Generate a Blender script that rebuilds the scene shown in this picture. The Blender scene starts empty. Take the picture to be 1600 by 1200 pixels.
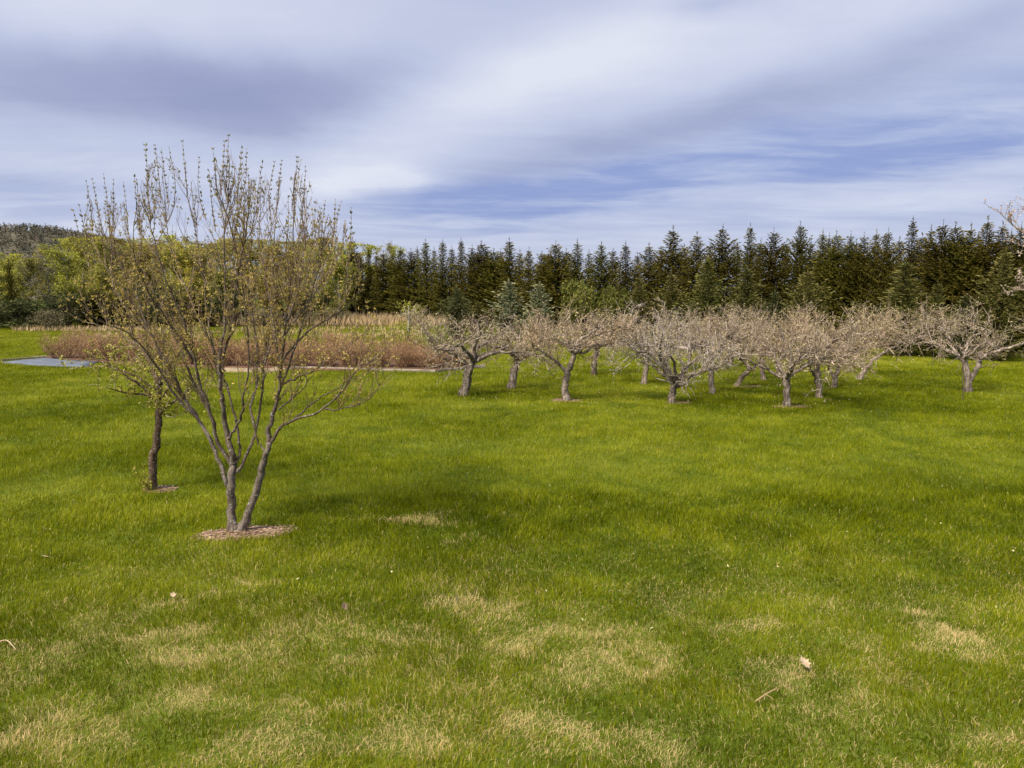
import bpy, math, random
import numpy as np

# ------------------------------------------------------------------ camera, sky, sun, exposure
S = bpy.context.scene
COL = S.collection
F_PX, CAM_H = 1200.0, 2.4
HORIZON = 460.0
PITCH = math.atan((600 - HORIZON) / F_PX)
cd = bpy.data.cameras.new('camera')
cam = bpy.data.objects.new('camera', cd)
COL.objects.link(cam)
cam.location = (0, 0, CAM_H)
cam.rotation_euler = (math.pi / 2 - PITCH, 0, 0)
cd.sensor_width = 36.0
cd.lens = 36.0 * F_PX / 1600.0
cd.clip_start, cd.clip_end = 0.05, 6000
S.camera = cam
S.view_settings.view_transform = 'Standard'
S.view_settings.look = 'None'
S.view_settings.gamma = 1.0
S.view_settings.exposure = 0.60
S.cycles.max_bounces = 6
S.cycles.diffuse_bounces = 3
S.cycles.transmission_bounces = 3
S.cycles.transparent_max_bounces = 4

SUN_EL = math.radians(50)
SUN_DIR = (-0.66, -0.75)                    # towards the sun, on the ground
sl = bpy.data.lights.new('sun', 'SUN')
sl.energy, sl.angle, sl.color = 4.4, math.radians(12), (1.0, 0.91, 0.77)
sun = bpy.data.objects.new('sun', sl)
COL.objects.link(sun)
az = math.atan2(SUN_DIR[0], SUN_DIR[1])
sun.rotation_euler = (math.pi / 2 - SUN_EL, 0, math.pi - az)


def ray(px, py):
    x, y = (px - 800) / F_PX, (600 - py) / F_PX
    c, s = math.cos(PITCH), math.sin(PITCH)
    return np.array([x, y * s + c, y * c - s])


def ground(px, py):
    r = ray(px, py)
    return r * (CAM_H / -r[2]) + np.array([0, 0, CAM_H])


def at(px, py, Y):
    r = ray(px, py)
    return r * (Y / r[1]) + np.array([0, 0, CAM_H])


def proj(P):
    """photo pixel of world points, used to keep a traced outline"""
    c, s = math.cos(PITCH), math.sin(PITCH)
    q = P - np.array([0, 0, CAM_H])
    f = q[:, 1] * c - q[:, 2] * s
    u = q[:, 1] * s + q[:, 2] * c
    return 800 + F_PX * q[:, 0] / f, 600 - F_PX * u / f


def lin(c):
    return tuple(((v / 255) / 12.92 if v / 255 < 0.04045 else ((v / 255 + 0.055) / 1.055) ** 2.4) for v in c)


# ---- the sky: Nishita daylight behind a sheet of thin high cloud
world = bpy.data.worlds.new('World')
S.world = world
world.use_nodes = True


class NG:
    """small helper to write node trees as expressions"""
    def __init__(self, tree):
        self.t, self.n, self.l = tree, tree.nodes, tree.links

    def put(self, sock, v):
        if hasattr(v, 'is_output'):
            self.l.new(v, sock)
        elif isinstance(v, (tuple, list)) and len(v) == 3 and sock.type == 'RGBA':
            sock.default_value = (*v, 1)
        else:
            sock.default_value = v

    def m(self, op, a, b=0.0, c=None, clamp=False):
        n = self.n.new('ShaderNodeMath')
        n.operation = op
        n.use_clamp = clamp
        self.put(n.inputs[0], a)
        self.put(n.inputs[1], b)
        if c is not None:
            self.put(n.inputs[2], c)
        return n.outputs[0]

    def noise(self, vec, scale, detail=4, rough=0.5, dist=0.0):
        n = self.n.new('ShaderNodeTexNoise')
        if vec is not None:
            self.put(n.inputs['Vector'], vec)
        n.inputs['Scale'].default_value = scale
        n.inputs['Detail'].default_value = detail
        n.inputs['Roughness'].default_value = rough
        n.inputs['Distortion'].default_value = dist
        return n.outputs[0]

    def xyz(self, x, y, z):
        n = self.n.new('ShaderNodeCombineXYZ')
        for k, v in enumerate((x, y, z)):
            self.put(n.inputs[k], v)
        return n.outputs[0]

    def ramp(self, fac, stops, interp='LINEAR'):
        n = self.n.new('ShaderNodeValToRGB')
        n.color_ramp.interpolation = interp
        e = n.color_ramp.elements
        while len(e) < len(stops):
            e.new(0.5)
        for k, (p, c) in enumerate(stops):
            e[k].position = p
            e[k].color = (*c, 1)
        self.put(n.inputs[0], fac)
        return n.outputs[0]

    def mix(self, fac, a, b, blend='MIX'):
        n = self.n.new('ShaderNodeMix')
        n.data_type = 'RGBA'
        n.blend_type = blend
        self.put(n.inputs['Factor'], fac)
        self.put(n.inputs[6], a)
        self.put(n.inputs[7], b)
        return n.outputs[2]


def build_sky():
    g = NG(world.node_tree)
    g.n.clear()
    out = g.n.new('ShaderNodeOutputWorld')
    bg = g.n.new('ShaderNodeBackground')
    g.l.new(bg.outputs[0], out.inputs[0])
    sky = g.n.new('ShaderNodeTexSky')
    sky.sky_type = 'NISHITA'
    sky.sun_disc = False
    sky.sun_elevation = SUN_EL
    sky.sun_rotation = az
    tc = g.n.new('ShaderNodeTexCoord')
    sp = g.n.new('ShaderNodeSeparateXYZ')
    g.l.new(tc.outputs['Generated'], sp.inputs[0])
    X, Y, Z = sp.outputs
    A = g.m('ARCTAN2', X, Y)
    E = g.m('ARCSINE', Z)
    # cloud sheet seen in perspective
    zz = g.m('ADD', g.m('MAXIMUM', Z, 0.0), 0.07)
    U, V = g.m('DIVIDE', X, zz), g.m('DIVIDE', Y, zz)
    sheet = g.xyz(U, V, 0.0)
    sheet2 = g.xyz(g.m('MULTIPLY', U, 0.55), V, 3.0)
    n1 = g.noise(sheet, 0.62, 9, 0.60, 0.7)
    n2 = g.noise(sheet2, 1.7, 9, 0.62, 0.5)
    n3 = g.noise(tc.outputs['Generated'], 3.2, 5, 0.55, 0.4)
    wa = g.m('MULTIPLY_ADD', n1, 0.10, -0.05)
    we = g.m('MULTIPLY_ADD', n3, 0.06, -0.03)
    A2 = g.m('ADD', A, wa)
    E2 = g.m('ADD', E, we)

    def blob(px, py, su, sv, rot, w):
        """soft cloud bank: place in the sky, half sizes, tilt in degrees, weight"""
        r = ray(px, py)
        r = r / np.linalg.norm(r)
        a0, e0 = math.atan2(r[0], r[1]), math.asin(r[2])
        c, s = math.cos(math.radians(rot)), math.sin(math.radians(rot))
        da, de = g.m('SUBTRACT', A2, a0), g.m('SUBTRACT', E2, e0)
        u = g.m('MULTIPLY_ADD', da, c / su, g.m('MULTIPLY', de, s / su))
        v = g.m('MULTIPLY_ADD', de, c / sv, g.m('MULTIPLY', da, -s / sv))
        q = g.m('ADD', g.m('MULTIPLY', u, u), g.m('MULTIPLY', v, v))
        return g.m('MULTIPLY', g.m('EXPONENT', g.m('MULTIPLY', q, -1.0)), w)

    def total(items, base):
        acc = base
        for it in items:
            acc = g.m('ADD', acc, blob(*it))
        return acc

    bright = total([
        (850, 110, 0.32, 0.048, 22, 0.28),     # bright diagonal bank
        (640, 225, 0.17, 0.050, 22, 0.17),
        (620, 290, 0.070, 0.016, -7, 0.48),    # small bright lens
        (1250, 40, 0.40, 0.060, 8, 0.22),
        (130, 5, 0.34, 0.050, 0, 0.32),
        (430, 160, 0.26, 0.046, -5, -0.38),    # mauve bank
        (100, 120, 0.24, 0.042, 0, -0.24),
        (620, 110, 0.22, 0.045, 15, -0.14),
        (1120, 180, 0.38, 0.030, 14, -0.30),   # grey streak under the bright bank
        (1115, 10, 0.060, 0.013, 0, -0.30),    # small dark wisp
        (200, 235, 0.20, 0.035, 3, 0.10),
        (1400, 262, 0.34, 0.012, 3, 0.04),
        (1050, 325, 0.45, 0.012, 1, 0.08),
        (600, 350, 0.30, 0.020, 0, 0.10),
        (60, 345, 0.15, 0.012, 0, 0.15),
    ], 0.60)
    streak = g.m('MULTIPLY_ADD', n2, 0.85, -0.43)
    low = g.m('SUBTRACT', 1.0, g.m('MULTIPLY', E, 2.2), clamp=True)
    bright = g.m('ADD', bright, g.m('MULTIPLY', streak, g.m('MULTIPLY_ADD', low, 0.70, 0.14)))
    bright = g.m('ADD', bright, g.m('MULTIPLY_ADD', n1, 0.34, -0.17))
    col = g.ramp(bright, [(0.0, lin((150, 157, 196))), (0.30, lin((168, 175, 208))), (0.55, lin((191, 199, 227))),
                          (0.78, lin((211, 216, 238))), (1.0, lin((231, 234, 247)))])
    blue = total([
        (750, 318, 0.15, 0.026, 4, 1.0),
        (1080, 258, 0.30, 0.030, 11, 0.95),
        (1520, 207, 0.28, 0.030, 7, 1.2),
        (60, 312, 0.22, 0.022, 0, 0.42),
        (1300, 330, 0.40, 0.014, 2, 0.25),
    ], 0.0)
    blue = g.m('MULTIPLY', blue, g.m('MULTIPLY_ADD', n2, -1.5, 1.70), clamp=True)
    gap = g.ramp(g.m('MULTIPLY_ADD', n1, 0.45, g.m('MULTIPLY', n2, 0.65)), [(0.36, lin((132, 150, 207))), (0.52, lin((147, 163, 213))), (0.72, lin((190, 200, 230)))])
    cloudcol = g.mix(blue, col, gap)
    # brighter haze of cloud around the hidden sun
    sx, sy = SUN_DIR
    ln = math.hypot(sx, sy)
    ce, se = math.cos(SUN_EL), math.sin(SUN_EL)
    dot = g.m('ADD', g.m('MULTIPLY', X, sx / ln * ce), g.m('ADD', g.m('MULTIPLY', Y, sy / ln * ce), g.m('MULTIPLY', Z, se)))
    glow = g.m('POWER', g.m('MAXIMUM', dot, 0.0), 6.0)
    cloudcol = g.mix(g.m('MULTIPLY', glow, 0.8, clamp=True), cloudcol, (1.6, 1.5, 1.35))
    sc = g.n.new('ShaderNodeVectorMath')
    sc.operation = 'SCALE'
    g.put(sc.inputs[0], cloudcol)
    sc.inputs['Scale'].default_value = 6.45
    final = g.mix(0.92, sky.outputs[0], sc.outputs[0])
    g.put(bg.inputs[0], final)
    bg.inputs[1].default_value = 0.10


build_sky()

# ------------------------------------------------------------------ helpers
RNG = np.random.default_rng(7)


def tag(o, label=None, cat=None, group=None, kind=None):
    if label: o['label'] = label
    if cat: o['category'] = cat
    if group: o['group'] = group
    if kind: o['kind'] = kind
    return o


def empty(name, loc, label, cat, group=None):
    o = bpy.data.objects.new(name, None)
    COL.objects.link(o)
    o.location = loc
    o.empty_display_size = 0.2
    return tag(o, label, cat, group)


def norm(v):
    return v / np.maximum(np.linalg.norm(v, axis=-1, keepdims=True), 1e-9)


class MB:
    """collects vertices, triangles and quads with one 'tint' and one 'dry' value per vertex"""
    def __init__(self):
        self.v, self.t3, self.t4, self.c, self.e, self.n = [], [], [], [], [], 0

    def add(self, v, quads=None, tris=None, tint=0.5, dry=0.0):
        v = np.asarray(v, float).reshape(-1, 3)
        if quads is not None and len(quads): self.t4.append(np.asarray(quads).reshape(-1, 4) + self.n)
        if tris is not None and len(tris): self.t3.append(np.asarray(tris).reshape(-1, 3) + self.n)
        self.v.append(v)
        self.c.append(np.broadcast_to(np.asarray(tint, float), (len(v),)))
        self.e.append(np.broadcast_to(np.asarray(dry, float), (len(v),)))
        self.n += len(v)

    def mesh(self, name, mat, smooth=False):
        me = bpy.data.meshes.new(name)
        v = np.concatenate(self.v)
        q = np.concatenate(self.t4) if self.t4 else np.zeros((0, 4), int)
        t = np.concatenate(self.t3) if self.t3 else np.zeros((0, 3), int)
        me.vertices.add(len(v))
        me.vertices.foreach_set('co', v.astype(np.float32).ravel())
        nl = len(q) * 4 + len(t) * 3
        me.loops.add(nl)
        me.loops.foreach_set('vertex_index', np.concatenate([q.ravel(), t.ravel()]).astype(np.int32))
        me.polygons.add(len(q) + len(t))
        st = np.concatenate([np.arange(len(q)) * 4, len(q) * 4 + np.arange(len(t)) * 3])
        me.polygons.foreach_set('loop_start', st.astype(np.int32))
        if smooth:
            me.polygons.foreach_set('use_smooth', np.ones(len(q) + len(t), bool))
        for nm, arr in (('tint', self.c), ('dry', self.e)):
            a = me.attributes.new(nm, 'FLOAT', 'POINT')
            a.data.foreach_set('value', np.concatenate(arr).astype(np.float32))
        me.materials.append(mat)
        me.update(calc_edges=True)
        return me

    def build(self, name, mat, parent=None, smooth=False):
        o = bpy.data.objects.new(name, self.mesh(name, mat, smooth))
        COL.objects.link(o)
        if parent is not None: o.parent = parent
        return o

    # ---- shapes
    def prisms(self, P0, P1, R0, R1, sides=3, tint=None):
        n = len(P0)
        if n == 0: return
        d = norm(P1 - P0)
        ref = np.where(np.abs(d[:, 2:3]) > 0.9, np.array([[1.0, 0, 0]]), np.array([[0, 0, 1.0]]))
        u = norm(np.cross(d, ref))
        w = np.cross(d, u)
        ang = np.arange(sides) * 2 * math.pi / sides
        off = np.cos(ang)[None, :, None] * u[:, None] + np.sin(ang)[None, :, None] * w[:, None]
        a = P0[:, None] + off * R0[:, None, None]
        b = P1[:, None] + off * R1[:, None, None]
        v = np.concatenate([a, b], 1).reshape(-1, 3)
        k = np.arange(sides)
        f = np.stack([k, (k + 1) % sides, (k + 1) % sides + sides, k + sides], 1)
        q = (np.arange(n) * 2 * sides)[:, None, None] + f[None]
        if tint is None: tint = np.random.default_rng(n).random(n)
        self.add(v, quads=q, tint=np.repeat(tint, 2 * sides))

    def tube(self, P, R, sides=8, lump=0.0, rng=RNG, cap=True):
        P, R = np.asarray(P, float), np.asarray(R, float)
        n = len(P)
        d = norm(np.gradient(P, axis=0))
        u = norm(np.cross(d[0], [0.3, 1, 0.2]))
        us = []
        for k in range(n):
            u = norm(u - d[k] * np.dot(u, d[k]))
            us.append(u)
        us = np.array(us)
        w = np.cross(d, us)
        ang = np.arange(sides) * 2 * math.pi / sides
        rr = R[:, None] * (1 + lump * rng.normal(size=(n, sides)))
        v = P[:, None] + (np.cos(ang)[None, :, None] * us[:, None] + np.sin(ang)[None, :, None] * w[:, None]) * rr[..., None]
        v = v.reshape(-1, 3)
        i, k = np.meshgrid(np.arange(n - 1), np.arange(sides), indexing='ij')
        q = np.stack([i * sides + k, i * sides + (k + 1) % sides, (i + 1) * sides + (k + 1) % sides, (i + 1) * sides + k], -1).reshape(-1, 4)
        tris = None
        if cap:
            v = np.vstack([v, P[-1] + d[-1] * R[-1] * 0.6])
            kk = np.arange(sides)
            tris = np.stack([(n - 1) * sides + kk, (n - 1) * sides + (kk + 1) % sides, np.full(sides, n * sides)], 1)
        self.add(v, quads=q, tris=tris, tint=0.5)

    def leaves(self, C, D, L, W, rng, tint=None, dry=0.0, side=None, fold=0.0):
        """one rhombic leaf at each C, pointing along D"""
        n = len(C)
        if n == 0: return
        D = norm(D)
        s = norm(np.cross(D, rng.normal(size=(n, 3)))) if side is None else side
        L, W = np.broadcast_to(L, (n,))[:, None], np.broadcast_to(W, (n,))[:, None]
        nn = np.cross(D, s)
        m = C + D * L * 0.45
        v = np.stack([C, m + s * W * 0.5 + nn * fold * W, C + D * L, m - s * W * 0.5 + nn * fold * W], 1).reshape(-1, 3)
        q = np.arange(n * 4).reshape(n, 4)
        if tint is None: tint = rng.random(n)
        self.add(v, quads=q, tint=np.repeat(tint, 4), dry=np.repeat(np.broadcast_to(dry, (n,)), 4))


def spline(P, m):
    """Catmull-Rom through P (k,3), m samples per span"""
    P = np.asarray(P, float)
    if len(P) < 3:
        t = np.linspace(0, 1, m + 1)[:, None]
        return P[0] + (P[-1] - P[0]) * t
    Q = np.vstack([2 * P[0] - P[1], P, 2 * P[-1] - P[-2]])
    out = []
    for i in range(1, len(Q) - 2):
        p0, p1, p2, p3 = Q[i - 1], Q[i], Q[i + 1], Q[i + 2]
        for t in np.arange(m) / m:
            out.append(0.5 * (2 * p1 + (p2 - p0) * t + (2 * p0 - 5 * p1 + 4 * p2 - p3) * t * t + (3 * p1 - p0 - 3 * p2 + p3) * t ** 3))
    out.append(P[-1])
    return np.array(out)


def sprout(rng, P0, P1, R, n, lmin, lmax, spread, up, nseg, jit, r, weights=None, taper=0.4, tropism=0.3):
    """n new shoots along the given segments; returns their segments and radii"""
    ln = np.linalg.norm(P1 - P0, axis=1)
    w = ln if weights is None else ln * weights
    idx = rng.choice(len(P0), n, p=w / w.sum())
    t = rng.random((n, 1))
    pos = P0[idx] + (P1[idx] - P0[idx]) * t
    pd = norm(P1[idx] - P0[idx])
    rv = rng.normal(size=(n, 3))
    perp = norm(rv - pd * (rv * pd).sum(1, keepdims=True))
    d = norm(pd * (1 - spread) + perp * spread + np.array([0, 0, up]))
    L = rng.uniform(lmin, lmax, (n, 1)) / nseg
    r0 = np.minimum(R[idx] * 0.8, r * rng.uniform(0.7, 1.2, n))
    A, B, RA, RB = [], [], [], []
    for s in range(nseg):
        q = pos + d * L
        A.append(pos); B.append(q)
        RA.append(r0 * (1 - (1 - taper) * s / nseg)); RB.append(r0 * (1 - (1 - taper) * (s + 1) / nseg))
        d = norm(d + rng.normal(size=(n, 3)) * jit + np.array([0, 0, up * tropism]))
        pos = q
    return np.concatenate(A), np.concatenate(B), np.concatenate(RA), np.concatenate(RB)


_tab = np.random.default_rng(99).random((256, 256))


def vnoise(x, y, seed=0):
    x, y = np.asarray(x, float) + seed * 17.31, np.asarray(y, float) + seed * 9.73
    i, j = np.floor(x).astype(int), np.floor(y).astype(int)
    fx, fy = x - i, y - j
    fx, fy = fx * fx * (3 - 2 * fx), fy * fy * (3 - 2 * fy)
    T = lambda a, b: _tab[a & 255, b & 255]
    return (T(i, j) * (1 - fx) + T(i + 1, j) * fx) * (1 - fy) + (T(i, j + 1) * (1 - fx) + T(i + 1, j + 1) * fx) * fy


def fbm(x, y, seed=0, octv=4):
    s, a, tot = 0, 1.0, 0
    for o in range(octv):
        s = s + a * vnoise(x * 2 ** o, y * 2 ** o, seed + o * 3)
        tot += a
        a *= 0.5
    return s / tot


def hfun(x, y):
    """gentle bumps of the lawn"""
    fade = np.clip((60 - np.hypot(x, y)) / 20, 0, 1)
    return fade * (0.05 * (fbm(x / 2.3, y / 2.3, 5, 3) - 0.5) + 0.05 * (vnoise(x / 7, y / 7, 8) - 0.5))


def inside(poly, x, y):
    poly = np.asarray(poly)[:, :2]
    r = np.zeros(len(x), bool)
    j = len(poly) - 1
    for i in range(len(poly)):
        xi, yi, xj, yj = *poly[i], *poly[j]
        r ^= ((yi > y) != (yj > y)) & (x < (xj - xi) * (y - yi) / (yj - yi + 1e-12) + xi)
        j = i
    return r


# ------------------------------------------------------------------ materials
def new_mat(name):
    m = bpy.data.materials.new(name)
    m.use_nodes = True
    g = NG(m.node_tree)
    g.n.clear()
    g.out = g.n.new('ShaderNodeOutputMaterial')
    return m, g


def attr(g, name):
    n = g.n.new('ShaderNodeAttribute')
    n.attribute_name = name
    return n.outputs['Fac']


def leaf_mat(name, stops, trans=0.3, vary=0.25, rough=0.6, drycol=None, hue=0.0):
    m, g = new_mat(name)
    col = g.ramp(attr(g, 'tint'), stops)
    if drycol:
        col = g.mix(attr(g, 'dry'), col, drycol)
    oi = g.n.new('ShaderNodeObjectInfo')
    hs = g.n.new('ShaderNodeHueSaturation')
    g.put(hs.inputs['Value'], g.m('MULTIPLY_ADD', oi.outputs['Random'], vary, 1 - vary / 2))
    g.put(hs.inputs['Hue'], g.m('MULTIPLY_ADD', g.m('FRACT', g.m('MULTIPLY', oi.outputs['Random'], 7.3)), hue, 0.5 - hue / 2))
    g.put(hs.inputs['Color'], col)
    p = g.n.new('ShaderNodeBsdfPrincipled')
    p.inputs['Roughness'].default_value = rough
    p.inputs['Specular IOR Level'].default_value = 0.07
    g.put(p.inputs['Base Color'], hs.outputs[0])
    t = g.n.new('ShaderNodeBsdfTranslucent')
    g.put(t.inputs[0], hs.outputs[0])
    mx = g.n.new('ShaderNodeMixShader')
    mx.inputs[0].default_value = trans
    g.l.new(p.outputs[0], mx.inputs[1])
    g.l.new(t.outputs[0], mx.inputs[2])
    g.l.new(mx.outputs[0], g.out.inputs[0])
    return m


def bark_mat(name, dark, mid, pale, scale=14.0, lichen=0.0, lichcol=(0.42, 0.43, 0.38)):
    m, g = new_mat(name)
    tc = g.n.new('ShaderNodeTexCoord')
    mp = g.n.new('ShaderNodeMapping')
    mp.inputs['Scale'].default_value = (1, 1, 0.35)
    g.l.new(tc.outputs['Object'], mp.inputs[0])
    a = g.noise(mp.outputs[0], scale, 6, 0.65, 0.5)
    b = g.noise(tc.outputs['Object'], scale * 2.2, 4, 0.6)
    col = g.ramp(a, [(0.30, dark), (0.5, mid), (0.72, pale)])
    if lichen:
        mask = g.ramp(b, [(0.62 - lichen * 0.1, (0, 0, 0)), (0.66, (1, 1, 1))])
        col = g.mix(mask, col, lichcol)
    p = g.n.new('ShaderNodeBsdfPrincipled')
    p.inputs['Roughness'].default_value = 0.9
    p.inputs['Specular IOR Level'].default_value = 0.15
    g.put(p.inputs['Base Color'], col)
    bp = g.n.new('ShaderNodeBump')
    bp.inputs['Strength'].default_value = 0.8
    bp.inputs['Distance'].default_value = 0.01
    g.put(bp.inputs['Height'], g.m('ADD', a, g.m('MULTIPLY', b, 0.5)))
    g.l.new(bp.outputs[0], p.inputs['Normal'])
    g.l.new(p.outputs[0], g.out.inputs[0])
    return m


def twig_mat(name, stops):
    m, g = new_mat(name)
    col = g.ramp(attr(g, 'tint'), stops)
    p = g.n.new('ShaderNodeBsdfPrincipled')
    p.inputs['Roughness'].default_value = 0.8
    p.inputs['Specular IOR Level'].default_value = 0.2
    g.put(p.inputs['Base Color'], col)
    g.l.new(p.outputs[0], g.out.inputs[0])
    return m


def plain_mat(name, stops, scale, rough=0.9, bump=0.3, dist=0.02, detail=6, stretch=(1, 1, 1)):
    m, g = new_mat(name)
    ge = g.n.new('ShaderNodeNewGeometry')
    mp = g.n.new('ShaderNodeMapping')
    mp.inputs['Scale'].default_value = stretch
    g.l.new(ge.outputs['Position'], mp.inputs[0])
    a = g.noise(mp.outputs[0], scale, detail, 0.6)
    p = g.n.new('ShaderNodeBsdfPrincipled')
    p.inputs['Roughness'].default_value = rough
    p.inputs['Specular IOR Level'].default_value = 0.2
    g.put(p.inputs['Base Color'], g.ramp(a, stops))
    bp = g.n.new('ShaderNodeBump')
    bp.inputs['Strength'].default_value = bump
    bp.inputs['Distance'].default_value = dist
    g.put(bp.inputs['Height'], a)
    g.l.new(bp.outputs[0], p.inputs['Normal'])
    g.l.new(p.outputs[0], g.out.inputs[0])
    return m


M = {}
M['grass'] = leaf_mat('grass_blades', [(0.0, (0.066, 0.090, 0.001)), (0.35, (0.150, 0.178, 0.001)), (0.7, (0.268, 0.284, 0.004)), (1.0, (0.370, 0.365, 0.048))],
                      trans=0.35, vary=0.0, rough=0.5, drycol=(0.74, 0.555, 0.27))
M['drygrass'] = leaf_mat('dry_grass', [(0.0, (0.34, 0.24, 0.13)), (0.5, (0.52, 0.37, 0.21)), (1.0, (0.62, 0.48, 0.29))], trans=0.25, vary=0)
M['spruce'] = leaf_mat('spruce_needles', [(0.0, (0.017, 0.018, 0.003)), (0.5, (0.060, 0.055, 0.008)), (0.85, (0.115, 0.096, 0.015)), (1.0, (0.15, 0.11, 0.022))], trans=0.15, vary=0.5, hue=0.03)
M['young'] = leaf_mat('young_spruce_needles', [(0.0, (0.035, 0.040, 0.009)), (0.5, (0.080, 0.083, 0.018)), (0.85, (0.135, 0.125, 0.036)), (1.0, (0.24, 0.17, 0.07))], trans=0.2, vary=0.4, hue=0.03)
M['bluespruce'] = leaf_mat('blue_spruce_needles', [(0.0, (0.05, 0.07, 0.035)), (0.5, (0.15, 0.18, 0.095)), (0.85, (0.27, 0.27, 0.15)), (1.0, (0.42, 0.28, 0.12))], trans=0.15, vary=0.3)
M['pine'] = leaf_mat('pine_needles', [(0.0, (0.045, 0.055, 0.010)), (0.5, (0.125, 0.135, 0.028)), (1.0, (0.32, 0.29, 0.08))], trans=0.2, vary=0.3)
M['wood_yellow'] = leaf_mat('fresh_yellow_leaves', [(0.0, (0.25, 0.245, 0.030)), (0.5, (0.37, 0.35, 0.045)), (1.0, (0.52, 0.48, 0.10))], trans=0.35, vary=0.35, hue=0.03)
M['wood_olive'] = leaf_mat('olive_leaves', [(0.0, (0.10, 0.10, 0.018)), (0.5, (0.25, 0.235, 0.045)), (1.0, (0.38, 0.345, 0.09))], trans=0.3, vary=0.35, hue=0.03)
M['wood_ochre'] = leaf_mat('ochre_leaves', [(0.0, (0.12, 0.09, 0.012)), (0.5, (0.23, 0.17, 0.02)), (1.0, (0.36, 0.28, 0.05))], trans=0.3, vary=0.3, hue=0.02)
M['wood_grey'] = leaf_mat('bare_grey_twigs', [(0.0, (0.09, 0.08, 0.045)), (0.5, (0.18, 0.155, 0.09)), (1.0, (0.30, 0.25, 0.13))], trans=0.1, vary=0.3)
M['darkcon'] = leaf_mat('dark_conifer', [(0.0, (0.025, 0.03, 0.012)), (0.5, (0.06, 0.07, 0.025)), (1.0, (0.13, 0.13, 0.05))], trans=0.15, vary=0.3)
M['maple_leaf'] = leaf_mat('ochre_young_leaves', [(0.0, (0.19, 0.145, 0.045)), (0.4, (0.39, 0.30, 0.080)), (0.8, (0.55, 0.45, 0.12)), (1.0, (0.62, 0.42, 0.18))], trans=0.35, vary=0,
                           drycol=(0.12, 0.12, 0.055))
M['sprig'] = leaf_mat('yellow_green_leaves', [(0.0, (0.17, 0.17, 0.025)), (0.6, (0.38, 0.36, 0.06)), (1.0, (0.52, 0.46, 0.11))], trans=0.35, vary=0)
M['apple_bud'] = leaf_mat('apple_buds', [(0.0, (0.22, 0.19, 0.06)), (0.5, (0.38, 0.315, 0.145)), (1.0, (0.62, 0.53, 0.31))], trans=0.25, vary=0.25, hue=0.03)
M['blossom'] = leaf_mat('pale_pink_blossom', [(0.0, (0.45, 0.32, 0.26)), (1.0, (0.72, 0.58, 0.50))], trans=0.3, vary=0)
M['redbush'] = leaf_mat('red_bush_buds', [(0.0, (0.26, 0.14, 0.06)), (0.5, (0.46, 0.28, 0.12)), (1.0, (0.58, 0.44, 0.16))], trans=0.25, vary=0.3, hue=0.03)
M['maple_bark'] = bark_mat('grey_lichen_bark', (0.040, 0.028, 0.022), (0.125, 0.100, 0.080), (0.25, 0.21, 0.175), 20, 0.3, (0.34, 0.33, 0.30))
M['maple_upper'] = bark_mat('brown_upper_bark', (0.045, 0.030, 0.022), (0.105, 0.078, 0.058), (0.20, 0.16, 0.125), 24, 0.45, (0.34, 0.33, 0.29))
M['dark_bark'] = bark_mat('dark_brown_bark', (0.028, 0.018, 0.012), (0.085, 0.055, 0.035), (0.17, 0.115, 0.075), 24, 0.15)
M['apple_bark'] = bark_mat('apple_bark', (0.055, 0.038, 0.028), (0.19, 0.145, 0.115), (0.46, 0.385, 0.32), 15, 0.5, (0.46, 0.43, 0.37))
M['apple_bark_dark'] = bark_mat('dark_apple_bark', (0.03, 0.021, 0.016), (0.12, 0.092, 0.074), (0.34, 0.28, 0.23), 15, 0.4, (0.42, 0.40, 0.34))
M['spruce_bark'] = bark_mat('spruce_bark', (0.03, 0.02, 0.015), (0.07, 0.05, 0.035), (0.12, 0.09, 0.07), 10)
M['birch_bark'] = bark_mat('pale_trunk_bark', (0.10, 0.09, 0.07), (0.27, 0.25, 0.20), (0.42, 0.40, 0.34), 6)
M['apple_twig'] = twig_mat('apple_twigs', [(0.0, (0.09, 0.062, 0.045)), (0.5, (0.255, 0.19, 0.15)), (1.0, (0.56, 0.455, 0.37))])
M['apple_twig_grey'] = twig_mat('grey_apple_twigs', [(0.0, (0.10, 0.075, 0.065)), (0.5, (0.28, 0.23, 0.205)), (1.0, (0.60, 0.53, 0.48))])
M['apple_twig_tan'] = twig_mat('tan_apple_twigs', [(0.0, (0.11, 0.07, 0.045)), (0.5, (0.30, 0.215, 0.155)), (1.0, (0.60, 0.45, 0.335))])
M['maple_twig'] = twig_mat('maple_twigs', [(0.0, (0.085, 0.056, 0.042)), (0.5, (0.19, 0.135, 0.10)), (1.0, (0.34, 0.25, 0.17))])
M['red_twig'] = twig_mat('red_twigs', [(0.0, (0.13, 0.062, 0.04)), (0.5, (0.32, 0.185, 0.11)), (1.0, (0.52, 0.36, 0.22))])
M['mulch'] = plain_mat('mulch', [(0.30, (0.10, 0.055, 0.032)), (0.5, (0.27, 0.17, 0.105)), (0.7, (0.48, 0.36, 0.25))], 32, bump=1.0)
M['chips'] = leaf_mat('wood_chips', [(0.0, (0.09, 0.05, 0.032)), (0.5, (0.22, 0.14, 0.092)), (1.0, (0.50, 0.37, 0.265))], trans=0.0, vary=0)
M['bedsoil'] = plain_mat('bed_mulch', [(0.3, (0.06, 0.032, 0.022)), (0.7, (0.17, 0.095, 0.06))], 12, bump=1.0)
M['gravel'] = plain_mat('pale_gravel', [(0.35, (0.16, 0.12, 0.07)), (0.65, (0.40, 0.32, 0.21))], 25, bump=0.8)
M['edging'] = plain_mat('weathered_timber', [(0.3, (0.14, 0.12, 0.09)), (0.7, (0.32, 0.28, 0.22))], 5, bump=0.4, stretch=(0.4, 3, 3))
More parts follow.
